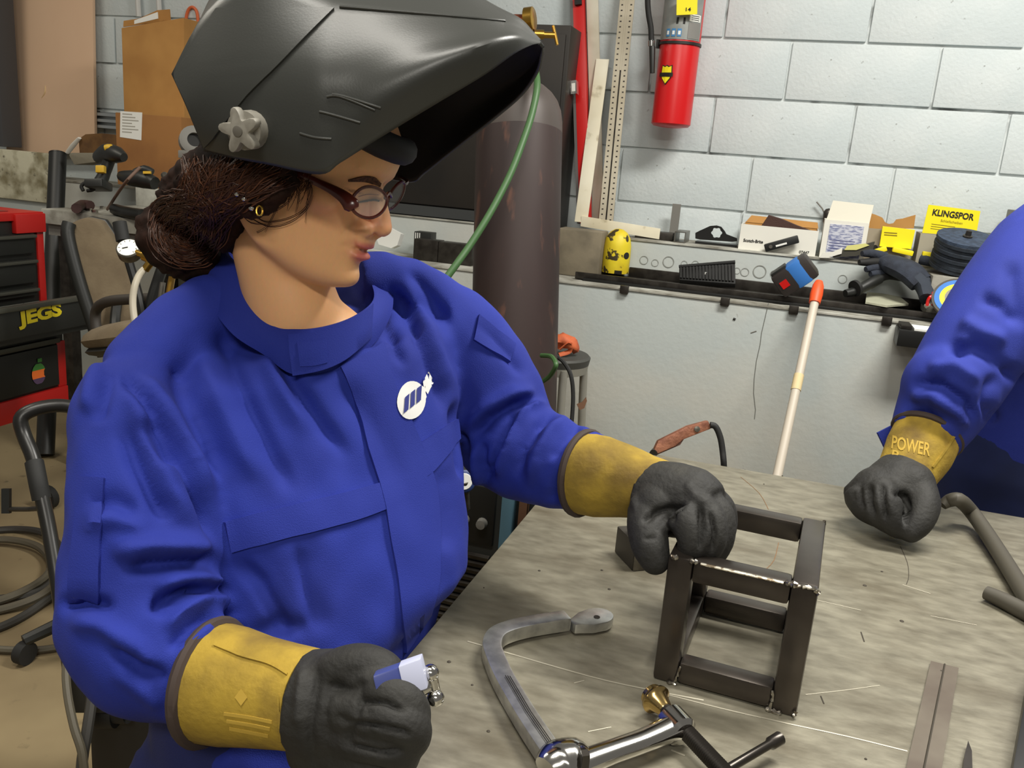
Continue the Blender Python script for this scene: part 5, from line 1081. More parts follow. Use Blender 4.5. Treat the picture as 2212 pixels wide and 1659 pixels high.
# finer shaping in the head frame
def hl(P):
    q = (np.asarray(P)-CAMP)@RW - O_h; return np.stack([q@Fc, q@Uc, q@Sc], 1)/K
lc = hl(hc_)
feat = np.clip((lc[:,0]-132)/22, 0, 1)*np.clip((60-np.abs(lc[:,2]))/16, 0, 1)*np.clip((lc[:,1]+75)/15, 0, 1)
feat = np.maximum(feat, np.clip(1-np.linalg.norm((lc-np.array((-86,-8,138)))/np.array((45,75,30)), axis=1), 0, .3)/.3)
hc_ = relax(hc_, hF, 45, .5, 1-feat); lc = hl(hc_); hN = vnormals(hc_, hF)
def dent(c, r, h):
    global hc_
    d = ((lc-np.array(c))/np.array(r)); hc_ = hc_+hN*(h*K*np.exp(-(d**2).sum(1)))[:,None]
for sg in (1, -1):
    dent((155,92,40*sg),(22,14,26),-9); dent((150,60,78*sg),(20,10,30),-4); dent((186,-3,14*sg),(9,5,7),-9); dent((160,14,46*sg),(10,16,6),-6)
    dent((150,2,52*sg),(16,26,8),-4); dent((162,-45,46*sg),(12,6,9),-6)
dent((190,-44,0),(18,3.5,42),-10); dent((184,-82,0),(12,9,36),-4); dent((184,-13,0),(8,8,6),-3); dent((150,74,62),(20,2.5,24),-2.5)
hc_ = relax(hc_, hF, 1, .4)
me_skin = bpy.data.materials.new('skin'); me_skin.use_nodes = True
nt = me_skin.node_tree; b = nt.nodes['Principled BSDF']; b.inputs['Roughness'].default_value = .48; b.inputs['Subsurface Weight'].default_value = .12; b.inputs['Subsurface Radius'].default_value = (1,.35,.2); b.inputs['Subsurface Scale'].default_value = .005
at = nt.nodes.new('ShaderNodeAttribute'); at.attribute_name = 'tone'; nz = nt.nodes.new('ShaderNodeTexNoise'); nz.inputs['Scale'].default_value = 60
mx = nt.nodes.new('ShaderNodeMix'); mx.data_type = 'RGBA'; mx.blend_type = 'MULTIPLY'; mx.inputs[0].default_value = .12
nt.links.new(at.outputs['Color'], mx.inputs[6]); nt.links.new(nz.outputs['Color'], mx.inputs[7]); nt.links.new(mx.outputs[2], b.inputs['Base Color'])
body = mk('body', (hc_, [], hF), me_skin, per, ang=180)
lc = hl(np.array([v.co[:] for v in body.data.vertices]))
base = np.array(lin((232,176,124))); rosy = np.array(lin((232,152,118))); lip = np.array(lin((204,112,100))); dark = np.array(lin((70,44,34)))
def wgt(c, r): d = (lc-np.array(c))/np.array(r); return np.exp(-(d**2).sum(1))
colr = np.tile(base, (len(lc), 1))
def mixc(w, c):
    global colr
    colr = colr*(1-w[:,None])+w[:,None]*c
mixc(np.clip(wgt((188,22,0),(34,26,44))*.8+wgt((120,20,90),(60,40,60))*.35, 0, 1), rosy)
lipw = np.clip(wgt((186,-33,0),(24,8,42))*1.6, 0, 1)+np.clip(wgt((188,-57,0),(24,12,40))*1.7, 0, 1)
mixc(np.clip(lipw, 0, 1)*np.clip((lc[:,0]-140)/16, 0, 1), lip); mixc(np.clip(wgt((192,-44,0),(22,2.6,44))*1.2, 0, 1), dark*1.2)
for sg in (1, -1): mixc(np.clip(wgt((150,68,62*sg),(30,2.2,20))*1.2, 0, 1), dark)
ca = body.data.color_attributes.new('tone', 'FLOAT_COLOR', 'POINT'); ca.data.foreach_set('color', np.concatenate([colr, np.ones((len(colr),1))], 1).astype(np.float32).ravel())
HSurf = Surf(hc_, hF)
m_hair = M('hair_brown', (44,27,20), .75, col2=(28,17,12), scale=40, spec=.12); m_hair2 = M('hair_light', (92,56,36), .55, spec=.3); m_hair3 = M('hair_mid', (62,38,27), .5, spec=.3)
mk('eyebrow', HSurf.ribbon([(752,388),(785,380),(810,383),(822,395)], [(752,392),(785,392),(808,398),(820,404)], 12, 3, .0004, .0012), M('brow', (52,34,26), .8, col2=(96,62,44), scale=300), per)
mk('eyelashes', HSurf.ribbon([(772,436),(790,432),(808,430),(820,433)], [(772,438),(790,435.5),(808,434),(819,436)], 10, 2, .0003, .0012), M('lash', (40,26,20), .8), per)
mk('eyelid_crease', HSurf.ribbon([(774,424),(795,419),(818,421)], [(774,425.2),(795,420.4),(818,422.2)], 10, 2, .0001, .0004), M('lid', (140,88,62), .7), per)
# ---- hair: mass plus strands
rngh = np.random.RandomState(3)
hm = [G().tube([A(352,470,1.04), A(372,515,1.03), A(420,545,1.02), A(465,545,1.03)], [.032,.040,.036,.024], 18, 4), ball(A(402,490,1.035), .045), ball(A(372,530,1.03), .032), ball(A(428,552,1.02), .026),
      G().tube([A(630,350,.862), A(560,372,.87), A(490,392,.90), A(440,410,.95), A(405,440,1.0)], [.016,.030,.040,.040,.036], 18, 4), ball(A(480,440,.95), .042), ball(A(498,490,.97), .030),
      ball(HD(-150,40,40), .040), ball(HD(-125,20,-10), .046), ball(A(455,380,1.0), .028), G().tube([A(645,385,.868), A(600,400,.866), A(560,420,.872), A(530,450,.885)], [.008,.018,.022,.017], 14, 4)]
hh, hhF = remesh(hm, .004, 5)
nn_ = vnormals(hh, hhF); hx, hy, hd = proj(hh)
hh = hh+nn_*(.0012*np.sin(hx*.11+hy*.19+3*np.sin(hy*.03)+2*np.sin(hx*.05))+.0008*np.sin(hx*.31-hy*.17+2*np.sin(hy*.07)))[:,None]
hair = mk('hair', (hh, [], hhF), m_hair, per, label='dark brown hair gathered in a low bun', ang=180)
HH = Surf(hh, hhF); ga, gb = G(), G()
def strand(pts, r=.0007, g=ga): g.tube(pts, [r]*(len(pts)-1)+[r*.4], 4, 4)
for i in range(520):                          # strands combed over the head towards the bun
    y0 = rngh.uniform(335, 400); x0 = rngh.uniform(390, 670); x1 = rngh.uniform(340, 470); y1 = rngh.uniform(410, 560); P = []
    for t in np.linspace(0, 1, 6):
        x = x0+(x1-x0)*t; y = y0+(y1-y0)*t+25*math.sin(t*3.1)*rngh.uniform(-.4, 1); h_, n_ = HH.hit(x, y); P.append(h_+n_*(.0005+.002*rngh.rand()))
    if max(np.linalg.norm(P[k+1]-P[k]) for k in range(5)) < .06: strand(P, .0004+.0003*rngh.rand(), ga if i % 4 else gb)
for i in range(520):                          # curls in the bun
    c = np.array((405, 495))+rngh.normal(0, 8, 2); r = rngh.uniform(15, 82); a0 = rngh.uniform(0, 6.28); sp_ = rngh.uniform(.7, 1.8); P = []
    for t in np.linspace(0, 1, 7):
        a = a0+sp_*t; rr = r*(1-.12*t); h_, n_ = HH.hit(c[0]+rr*math.cos(a), c[1]+rr*.95*math.sin(a)); P.append(h_+n_*(.0006+.0025*rngh.rand()))
    if max(np.linalg.norm(P[k+1]-P[k]) for k in range(6)) < .05: strand(P, .0004+.0003*rngh.rand(), ga if i % 5 else gb)
for pts in [[(560,470),(580,478),(620,472),(655,455),(672,430),(676,405),(665,380)], [(545,470),(585,488),(630,478),(665,450),(678,420)], [(520,455),(545,480),(590,482)], [(505,430),(500,460),(520,490),(560,500),(590,480)], [(640,400),(630,430),(605,450),(580,462)], [(650,395),(648,430),(640,462)], [(600,395),(590,430),(570,465)], [(620,390),(610,430),(590,470),(575,500)], [(675,385),(668,420),(662,480)]]:
    for q in range(2): strand([HSurf.hit(x+q*3, y+q*2)[0]+np.array((0,-.003-.001*q,0)) for x, y in pts], .00035)
for i in range(260):                          # wisps over the ear and cheek
    x0 = rngh.uniform(525, 672); y0 = rngh.uniform(352, 392); l = rngh.uniform(25, 92)*(1-.35*(x0-525)/147); cv = rngh.uniform(-.2, .9); P = [A(x0-l*(.15+.5*cv)*t*t+8*math.sin(3*t)*cv, y0+l*t, .876-.003*t-.004*rngh.rand()) for t in np.linspace(0, 1, 5)]
    strand(P, .00028, ga if i % 3 else gb)
mk('hair_strands', ga, m_hair3, hair, kind='stuff'); mk('hair_highlights', gb, m_hair2, hair, kind='stuff')
# ---- ear jewellery
for x, y, mt, nm in ((515,418,m_chrome,'ear_stud'),(531,430,m_chrome,'ear_stud'),(543,446,m_chrome,'ear_stud')): mk(nm, ball(HH.hit(x,y,.002)[0], .0028, 8), mt, per)
mk('earring_hoop', G().tube([HH.hit(559,452,.003)[0]+RW[:,0]*.003*math.cos(t)+RW[:,1]*.005*math.sin(t) for t in np.linspace(0, 6.28, 13)], .0011, 6), M('gold', (220,180,80), .2, 1.0), per)
# ---- glasses
gs = thing('eyeglasses', A(797,437,.91), 'dark red-brown oval eyeglasses worn by the welder', 'eyeglasses')
m_frm = M('frame_brown', (74,28,20), .25, spec=.6); m_lens = M('lens_glass', (235,238,240), .03, trans=1.0)
def lens(cx_, cy_, rx, ry, rot, dl, dr, n=32):
    P = []
    for t in np.linspace(0, 2*math.pi, n, endpoint=False):
        x, y = rx*math.cos(t), ry*math.sin(t)*(1-.06*math.cos(2*t)); X, Y = x*math.cos(rot)-y*math.sin(rot), x*math.sin(rot)+y*math.cos(rot); P.append(A(cx_+X, cy_+Y, dl+(dr-dl)*(x/rx*.5+.5)))
    return P
for (a_, nm) in (((797,437,39,32,-.24,.874,.902), 'near'), ((855,422,12,31,.5,.962,.985), 'far')):
    P = lens(*a_); c = np.mean(P, 0)
    mk('rim', G().tube(P+[P[0], P[1]], .0017, 8), m_frm, gs)
    n_ = _n(np.cross(P[0]-c, P[8]-c)); mk('lens', G().rings([[p+n_*.0008 for p in P], [p-n_*.0008 for p in P]]), M('lens_thin', (225,228,228), .05, alpha=.09), gs)
mk('bridge', G().tube([A(832,428,.904), A(838,418,.925), A(842,418,.945), A(845,425,.96)], .0019, 8, 3), m_frm, gs)
mk('temple_arm', G().tube([A(764,452,.873), A(758,442,.873), A(742,425,.874), A(715,408,.875), A(690,396,.876), A(655,380,.872), A(600,362,.87)], [.0055,.0085,.0065,.0048,.004,.0036,.003], 10, 4, flat=.45, up=RW[:,2]), m_frm, gs)
mk('temple_arm', G().tube([A(874,398,.985), A(880,392,1.0), A(860,380,1.06)], .002, 8, 2), m_frm, gs)
# ---- welding helmet
hm_ = thing('welding_helmet', A(640,250,.95), 'dark grey welding helmet tipped up on the seated welder', 'helmet')
HR = math.radians(11); Sh = rotv(S0, ax0, HR); ah = rotv(ay0, ax0, HR)
if Sh[1] < 0: Sh = rotv(S0, ax0, -HR); ah = rotv(ay0, ax0, -HR)
def HS(px, py, s):                       # point in her side plane: pixel of the near side, sideways offset s (m) -> (a, h)
    M2 = np.zeros((2, 2)); rx, ry = (px-CX)/FPX, (py-CY)/FPX; c0 = O_h+s*Sh
    for k, v in enumerate((ax0, -ah)): M2[:, k] = (v[0]-rx*v[2], v[1]-ry*v[2])
    return np.linalg.solve(M2, -np.array((c0[0]-rx*c0[2], c0[1]-ry*c0[2])))
def HP(a, h, s): return c2w(O_h+a*ax0-h*ah+s*Sh)
stn = [  # bottom edge, lower side, upper side, ridge, top centre   (px, py, s)
 [(440,326,.104),(424,285,.114),(400,226,.118),(370,160,.106),(430,80,0)],
 [(505,342,.120),(480,280,.129),(455,170,.128),(445,28,.102),(500,-60,0)],
 [(580,356,.126),(560,280,.134),(545,150,.132),(560,-40,.100),(610,-140,0)],
 [(690,377,.127),(670,280,.134),(660,150,.132),(690,0,.098),(735,-125,0)],
 [(735,352,.124),(725,260,.130),(718,150,.128),(734,14,.095),(790,-105,0)],
 [(800,311,.117),(795,218,.127),(796,120,.116),(800,20,.090),(850,-85,0)],
 [(880,262,.107),(880,170,.119),(880,95,.103),(880,27,.080),(925,-60,0)],
 [(960,214,.096),(962,130,.108),(966,82,.090),(970,36,.068),(1005,-25,0)],
 [(1050,160,.080),(1050,96,.089),(1053,70,.070),(1055,44,.050),(1075,14,0)],
 [(1112,116,.058),(1112,82,.060),(1113,69,.046),(1112,56,.030),(1125,40,0)],
 [(1150,97,.028),(1150,93,.028),(1150,86,.024),(1146,76,.015),(1152,68,0)],
 [(1168,94,.010),(1168,92,.010),(1168,90,.008),(1166,87,.005),(1168,85,0)]]
rows = []
for S_ in stn:
    near = []
    for (x, y, s) in S_: a, h = HS(x, y, s); near.append((a, h, s))
    full = near + [(a, h, -s) for a, h, s in near[-2::-1]]
    rows.append([HP(*q) for q in full])
# smooth along the stations, keep the ridge crisp
rows = np.array(rows); dense = []
for j in range(rows.shape[1]): q, _ = spline(rows[:, j], np.zeros(len(rows)), 5); dense.append(q)
dense = np.array(dense); n_st = dense.shape[1]; sec = []
for i in range(n_st):
    P = dense[:, i]; out = []
    segs = [P[0:4], P[3:6], P[5:9]]
    q, _ = spline(P[0:4], np.zeros(4), 5); out += list(q[:-1])
    q, _ = spline(np.array([P[3]*.6+P[2]*.0+P[3]*.4, P[3]*.55+P[4]*.45+(P[4]-P[0])*.02, P[4], P[5]*.55+P[4]*.45+(P[4]-P[8])*.02, P[5]]), np.zeros(5), 4); out += list(q[:-1])
    q, _ = spline(P[5:9], np.zeros(4), 5); out += list(q); sec.append(out)
g = G(); g.rings(sec, cap=False, closed=False)
m_helm = M('helmet_shell', (54,55,52), .36, spec=.45, bump=.03, bscale=500); m_hin = M('helmet_inside', (22,22,21), .75)
sh_o = mk('shell', g, [m_helm, m_hin], hm_, ang=32)
sm_ = sh_o.modifiers.new('thickness', 'SOLIDIFY'); sm_.thickness = .0035; sm_.offset = -1; sm_.material_offset = 1
cen = c2w(O_h)+Uw*.08
# make normals look outward
p0_ = sh_o.data.polygons[len(sh_o.data.polygons)//2]
if np.dot(np.array(p0_.normal), np.array(p0_.center)-cen) < 0: sh_o.data.flip_normals()
me_ = sh_o.data; HSh = Surf([tuple(v.co) for v in me_.vertices], [tuple(p.vertices) for p in me_.polygons])
mk('raised_panel', HSh.ribbon([(470,20),(400,130),(380,165),(405,222),(444,318)], [(722,20),(655,88),(600,145),(535,208),(462,300)], 20, 12, .0004, .0022), m_helm, hm_, ang=60)
def bead_on(pts, r, nm):
    P, _ = spline(np.array(pts, float), np.zeros(len(pts)), 5); mk(nm, G().tube([HSh.hit(x, y, .0004)[0] for x, y in P], r, 8), m_helm, hm_)
for pts in ([(706,209),(735,209),(810,238)], [(718,204),(745,209),(822,233)], [(690,241),(715,247),(778,265)], [(648,288),(680,297),(716,300)]): bead_on(pts, .0013, 'moulded_rib')
bead_on([(734,15),(900,29),(1090,46)], .0016, 'front_ridge')
kc, kn = HSh.hit(543, 280, 0); kn = _n(kn); kx = _n(np.cross(kn, (0,0,1))); ky = np.cross(kx, kn)
star = [kc+kn*.012+(kx*math.cos(t)+ky*math.sin(t))*(.0155+.0055*math.cos(5*t-.6)) for t in np.linspace(0, 2*math.pi, 50, endpoint=False)]
m_knob = M('knob_grey', (150,146,136), .5, col2=(130,126,116), scale=60)
kb = mk('tension_knob', G().prism(star, kn*.010), m_knob, hm_, bev=.003)
mk('knob_base', G().cyl(kc-kn*.002, kc+kn*.013, .0175), m_knob, kb); mk('knob_screw', G().lathe(kc+kn*.022, kn, [(-.001,.0048),(.0012,.0048),(.0016,.003)], 16), M('knob_screw', (104,100,92), .5), kb)
# headband inside the shell
hb = [HD(-35+(176 if math.cos(t) > 0 else 182)*math.cos(t), 192-16*math.cos(t), 150*math.sin(t)) for t in np.linspace(0, 2*math.pi, 41)]
mk('headband', G().tube(hb, .0135, 8, 0, flat=1, up=Uw), m_hin, hm_)
mk('brow_pad', G().tube([HD(60,190,142), HD(115,184,112), HD(160,178,60), HD(174,176,0), HD(160,178,-60), HD(115,184,-110)], [.009,.013,.0145,.0145,.0145,.010], 12, 4), m_hin, hm_)
# ================================================================ THE WELDER: jacket details, trousers, gloves
cs = thing('tmp', (0,0,0), None, None); bpy.data.objects.remove(cs)
# collar tab with hook patch
ctab_pts = ([(622,720),(690,714),(745,698),(786,676)], [(632,810),(695,799),(745,778),(786,745)])
colm = bpy.data.objects['collar'].data
CS = Surf([tuple(v.co) for v in colm.vertices]+[tuple(c) for c in jc], [tuple(p.vertices) for p in colm.polygons]+[tuple(i+len(colm.vertices) for i in f) for f in jF])
tp = [(622,722,.944),(690,716,.950),(745,700,.966),(788,674,.995),(806,655,1.02)]; bp_ = [(632,812,.938),(695,800,.944),(745,778,.960),(786,745,.985),(803,728,1.005)]
tT, _ = spline(np.array([A(*p) for p in tp]), np.zeros(5), 4); tB, _ = spline(np.array([A(*p) for p in bp_]), np.zeros(5), 4)
tabo = mk('collar_tab', G().rings([[tT[k], (tT[k]+tB[k])/2-RW[:,2]*.003, tB[k], tB[k]+RW[:,2]*.004, (tT[k]+tB[k])/2+RW[:,2]*.001, tT[k]+RW[:,2]*.004] for k in range(len(tT))]), m_jackd, per, ang=50)
TS = Surf([tuple(v.co) for v in tabo.data.vertices], [tuple(p.vertices) for p in tabo.data.polygons])
mk('hook_patch', TS.ribbon([(642,740),(675,738),(706,733)], [(648,792),(680,790),(708,783)], 8, 4, .0002, .001), m_jack, tabo)
# chest emblem: white disc with three slanted blue bars and white lettering wrapping away
emb = mk('emblem', JSurf.disc((883,866), 30, 41, .12, .0055), M('emblem_white', (226,226,222), .7), per)
m_eb = M('emblem_blue', (28,40,120), .7)
for i in range(3):
    x0 = 866+i*13.0; y0 = 862-i*10; mk('emblem_bar', JSurf.poly([(x0+2,y0),(x0+11.5,y0-8),(x0+9.5,y0+25),(x0,y0+33)], .0068), m_eb, emb)
stext(JSurf, 'emblem_lettering', 'Miller', (912,862), (19,-46), (-9,-22), M('emblem_white', (226,226,222), .7), per, .0055, .07)
# trousers and boots under the table
m_trs = M('trousers_navy', (24,34,92), .9, col2=(20,28,78), scale=10, bump=.3, bscale=700)
pel = A(600,1600,1.03); hipr, hipl = A(530,1640,.99), A(760,1600,1.10)
kx_ = np.array((.33,-.12,0)); gt = []
for hp, kk in ((hipr, np.array((.30,-.16,-.02))), (hipl, np.array((.32,-.04,-.02)))):
    h0 = np.array((hp[0]-.03, hp[1], .50)); kn_ = np.array((h0[0]+kk[0], h0[1]+kk[1], .50)); an = kn_+np.array((-.03,.0,-.40))
    gt.append(G().tube([h0-kk*.2, h0+kk*.15, h0+kk*.55, kn_], [.095,.098,.086,.07], 18, 4)); gt.append(G().tube([kn_+np.array((0,0,.01)), kn_*.5+an*.5, an], [.07,.066,.062], 18, 4))
    bt = G().tube([an+np.array((-.05,0,-.045)), an+np.array((.04,0,-.04)), an+np.array((.13,0,-.055)), an+np.array((.19,0,-.065))], [.045,.05,.045,.03], 14, 4, flat=.8)
    mk('boot', bt, M('boot_black', (30,28,26), .5), per)
gt.append(G().tube([np.array((pel[0]-.02, pel[1], .42)), np.array((pel[0]-.02, pel[1], .55)), np.array((pel[0]-.02, pel[1], .66))], [.10,.125,.125], 20, 4))
gt.append(G().tube([A(545,1570,.955), A(552,1660,.95), A(560,1740,.945)], [.055,.064,.066], 18, 4))
tc_, tF = remesh(gt, .008, 8); mk('trousers', (tc_, [], tF), m_trs, per, ang=180)
ws = thing('work_stool', (pel[0]-.03, pel[1], 0), 'round black stool hidden under the seated welder', 'stool')
mk('seat', G().lathe((pel[0]-.03, pel[1], .33), up, [(0,.15),(.01,.165),(.05,.165),(.06,.15),(.061,.01)], 30), m_black, ws)
mk('post', G().cyl((pel[0]-.03, pel[1], .02), (pel[0]-.03, pel[1], .33), .03), m_blackm, ws); mk('foot', G().lathe((pel[0]-.03, pel[1], 0), up, [(0,.2),(.015,.2),(.03,.04)], 30), m_blackm, ws)
# gloves
m_cuff = M('cuff_yellow', (164,136,44), .85, col2=(134,110,36), scale=22, lo=.42, hi=.66, col3=(104,82,34), scale3=16, lo3=.5, hi3=.74, bump=.3, bscale=120)
m_trim = M('cuff_trim', (62,50,44), .8); m_lea = M('glove_leather', (37,36,33), .72, col2=(28,27,25), scale=26, col3=(58,55,47), scale3=8, lo3=.66, hi3=.8, bump=.35, bscale=160)
def hollow(pts, n=32, sm=5, th=.0022):     # open cuff with wall thickness: pts (px,py,d,r)
    P = np.array([A(*p[:3]) for p in pts]); r = np.array([p[3] for p in pts]); P, r = spline(P, r, sm); T = np.gradient(P, axis=0); T /= np.linalg.norm(T, axis=1)[:,None]
    a = np.array((0,0,1.)); out, inn = [], []
    for i in range(len(P)):
        b = _n(np.cross(T[i], a)); a2 = np.cross(b, T[i])
        for L_, q in ((out, r[i]), (inn, r[i]-th)): L_.append([P[i]+q*(math.cos(t)*b+math.sin(t)*a2) for t in np.linspace(0, 2*math.pi, n, endpoint=False)])
    return out, inn
def cuff(name, pts, parent, strokes=(), trim_w=.006):
    out, inn = hollow(pts); g = G(); R_ = out+inn[::-1]+[out[0]]; g.rings(R_, cap=False)
    o = mk(name, g, m_cuff, parent, ang=70)
    tr = G().tube(out[0]+[out[0][0], out[0][1]], trim_w, 8); mk('cuff_trim', tr, m_trim, o); return o, Surf([tuple(v.co) for v in o.data.vertices], [tuple(p.vertices) for p in o.data.polygons])
def glove(name, bits, parent, strokes=(), voxel=.0028, sm=4):
    co, F = remesh(bits, voxel, sm); co = folds(co, F, list(strokes)); co = relax(co, F, 1, .3); o = mk(name, (co, [], F), m_lea, parent, ang=180); return o, Surf(co, F)
def fing(pts, sm=5):
    g = limb(pts, 14, sm); x, y, d, r = pts[-1]; b = ball(A(x, y, d), r*.99, 12); return g.add(b.v, b.f)
# near (right) hand
rc, RCS = cuff('right_cuff', [(458,1473,.838,.0560),(505,1482,.83,.0545),(560,1493,.82,.050),(620,1503,.81,.047),(672,1512,.80,.045)], per)
mk('cuff_seam', RCS.ribbon([(462,1392),(520,1415),(580,1432),(622,1455)], [(462,1396),(520,1419),(580,1436),(620,1459)], 14, 2, .0004, .0014), m_cuff, rc)
mk('cuff_seam', RCS.ribbon([(600,1500),(602,1560),(606,1600)], [(604,1500),(606,1560),(610,1600)], 10, 2, .0004, .0012), m_cuff, rc)
mk('diamond_emboss', RCS.poly([(522,1488),(536,1506),(522,1524),(508,1506)], .0012), M('cuff_emboss', (184,152,58), .8), rc)
for q in range(3): mk('emboss_line', RCS.ribbon([(484+q*6,1538+q*16),(540,1546+q*16),(588-q*4,1556+q*15)], [(484+q*6,1545+q*16),(540,1553+q*16),(588-q*4,1563+q*15)], 10, 2, .0003, .0006), M('cuff_emboss', (184,152,58), .8), rc)
rbits = [limb([(655,1514,.80,.046),(700,1522,.795,.050),(745,1530,.79,.046),(780,1538,.785,.036)], 20, 4),
    fing([(755,1490,.772,.0205),(825,1492,.752,.0195),(878,1520,.748,.0175),(890,1555,.762,.016),(850,1565,.78,.014)]),
    fing([(745,1535,.762,.0215),(832,1547,.742,.020),(886,1570,.742,.018),(884,1602,.762,.0165),(845,1606,.785,.014)]),
    fing([(735,1582,.768,.021),(815,1602,.748,.019),(866,1622,.753,.017),(855,1650,.775,.016),(820,1648,.79,.014)]),
    fing([(715,1622,.78,.020),(785,1652,.765,.018),(830,1670,.77,.016),(815,1690,.785,.0145)]),
    fing([(690,1482,.788,.0225),(735,1450,.776,.021),(785,1436,.770,.019),(830,1448,.768,.017),(850,1468,.768,.0135)]), ball(A(705,1600,.80), .038), ball(A(735,1485,.79), .030)]
rg_, RG = glove('right_glove', rbits, per, [([(745,1560),(830,1572),(895,1588)], 5, -.007), ([(775,1480),(778,1520),(765,1560)], 6, -.004), ([(735,1606),(820,1626),(875,1622)], 5, -.007), ([(760,1512),(830,1518),(880,1540)], 5, -.006), ([(790,1500),(797,1550)], 4, -.002), ([(690,1430),(680,1500),(670,1580),(680,1650)], 8, -.004), ([(700,1480),(760,1490),(790,1470)], 10, -.005), ([(720,1540),(760,1570),(745,1620)], 10, -.004), ([(655,1430),(645,1500),(640,1580)], 9, .004)])
# clamp tool held in the near hand
hc2 = thing('hand_clamp', A(870,1475,0.752), 'small clamp with chrome T-screw held in the right glove', 'clamp')
a, b = A(815,1485,0.742), A(880,1462,0.752); d = _n(b-a); w_ = _n(np.cross(d, RW[:,2]))
mk('label_body', G().obox((a+b)/2, (b-a)/2, w_*.0125, RW[:,2]*.008), M('tool_label_blue', (60,70,130), .4), hc2, bev=.002)
mk('white_label', G().obox(b+d*.006, d*.010, w_*.0130, RW[:,2]*.0085), M('tool_label_white', (186,190,214), .4), hc2, bev=.001)
s0, s1 = A(895,1490,0.757), A(928,1478,0.767); mk('screw_rod', G().cyl(A(880,1494,0.755), s1, .004), m_chrome, hc2); mk('screw_collar', G().cyl(A(906,1490,0.761), A(924,1481,0.765), .0065), m_chrome, hc2)
mk('tee_bar', G().tube([A(930,1452,0.767), A(936,1480,0.769), A(941,1506,0.771)], .0055, 10), m_chrome, hc2)
for x, y in ((930,1454),(941,1508)): mk('tee_ball', ball(A(x,y,0.767), .0078, 12), m_chrome, hc2)
mk('lower_jaw', G().tube([A(850,1497,0.752), A(885,1505,0.757), A(905,1530,0.762)], .004, 8, 3), m_steel, hc2)
# far (left) hand gripping the frame's top rail
lc2, LCS = cuff('left_cuff', [(1262,1022,1.105,.052),(1300,1030,1.09,.051),(1350,1040,1.075,.045),(1395,1052,1.06,.039),(1425,1062,1.05,.038)], per, trim_w=.005)
lbits = [limb([(1405,1060,1.055,.038),(1450,1075,1.035,.043),(1495,1090,1.02,.044),(1525,1110,1.01,.036)], 20, 4), ball(A(1460,1080,1.04), .045),
    fing([(1470,1110,.985,.020),(1490,1140,.975,.0195),(1498,1172,.972,.018),(1488,1192,.98,.015)]),
    fing([(1500,1090,.995,.021),(1530,1125,.98,.020),(1535,1165,.975,.0185),(1522,1195,.985,.0155)]),
    fing([(1520,1085,1.01,.021),(1550,1115,1.0,.020),(1553,1160,.995,.0185),(1542,1195,1.0,.0155)]),
    fing([(1520,1070,1.03,.020),(1555,1100,1.03,.019),(1560,1140,1.03,.0175),(1548,1180,1.03,.015)]),
    fing([(1400,1100,1.02,.024),(1398,1140,1.0,.0235),(1405,1180,.985,.022),(1415,1208,.98,.018)]), ball(A(1425,1100,1.02), .034)]
lg_, LG = glove('left_glove', lbits, per, [([(1385,1130),(1420,1105),(1465,1095)], 7, -.008), ([(1450,1135),(1455,1105),(1480,1090)], 6, -.007), ([(1510,1085),(1517,1140),(1512,1195)], 5, -.009), ([(1532,1100),(1543,1150),(1538,1198)], 4.5, -.008), ([(1390,1165),(1420,1160)], 5, -.003), ([(1480,1040),(1500,1070),(1540,1090)], 8, .003), ([(1375,1010),(1365,1060),(1372,1110)], 7, .003)])
# ================================================================ SECOND PERSON
p2 = thing('person', (.42, 2.0, 0), 'second person at right in a blue jacket resting a gloved fist on the table', 'person')
sh2 = A(2330,500,1.64); cx2, cy2 = sh2[0]+.20, sh2[1]+.10; zs2 = sh2[2]
def el(z, w, t, dx=0, dy=0): return [np.array((cx2+dx+w*math.cos(q), cy2+dy+t*math.sin(q), z)) for q in np.linspace(0, 2*math.pi, 30, endpoint=False)]
T2 = [G().rings([el(zs2+.13,.07,.06), el(zs2+.10,.12,.085), el(zs2+.04,.19,.11), el(zs2-.06,.215,.125), el(zs2-.2,.205,.13,-.04), el(zs2-.35,.195,.135,-.09), el(zs2-.46,.2,.14,-.13), el(zs2-.50,.2,.14,-.14)]),
      G().tube([(cx2+.18,cy2,zs2), (cx2+.24,cy2-.02,zs2-.12), (cx2+.26,cy2-.04,zs2-.3), (cx2+.24,cy2-.16,zs2-.46)], [.075,.07,.062,.052], 18, 4)]
s2 = [limb([(2330,500,1.64,.10),(2260,560,1.61,.105),(2190,640,1.58,.097),(2130,720,1.56,.088),(2085,790,1.55,.084),(2050,850,1.545,.080),(2020,905,1.54,.070),(1995,950,1.53,.058)], 24, 5),
      ball(A(2052,838,1.53), .082), *T2]
jc2, jF2 = remesh(s2, .006, 8)
K2 = [([(2070,690),(2120,720),(2180,740)], 18, .010), ([(2040,760),(2100,750),(2170,790),(2212,830)], 14, -.014), ([(2055,720),(2130,770),(2200,800)], 14, .008), ([(1960,830),(2030,830),(2090,870),(2110,920)], 12, -.013), ([(1960,860),(2010,850),(2070,890),(2090,930)], 14, .010), ([(1950,900),(2000,890),(2040,920)], 10, -.010),
      ([(2150,800),(2130,870),(2150,920)], 14, -.010), ([(2110,640),(2160,660),(2200,700)], 14, -.008), ([(2000,800),(2060,790),(2120,830)], 14, .010), ([(2180,560),(2190,640),(2212,720)], 18, -.006)]
jc2 = folds(jc2, jF2, [(p, w, h*1.5) for p, w, h in K2]); jc2 = relax(jc2, jF2, 1, .3)
m_jk2 = M('jacket_blue_two', (30,46,140), .85, col2=(27,42,130), scale=8, bump=.25, bscale=900)
mk('jacket', (jc2, [], jF2), m_jk2, p2, ang=180)
J2 = Surf(jc2, jF2)
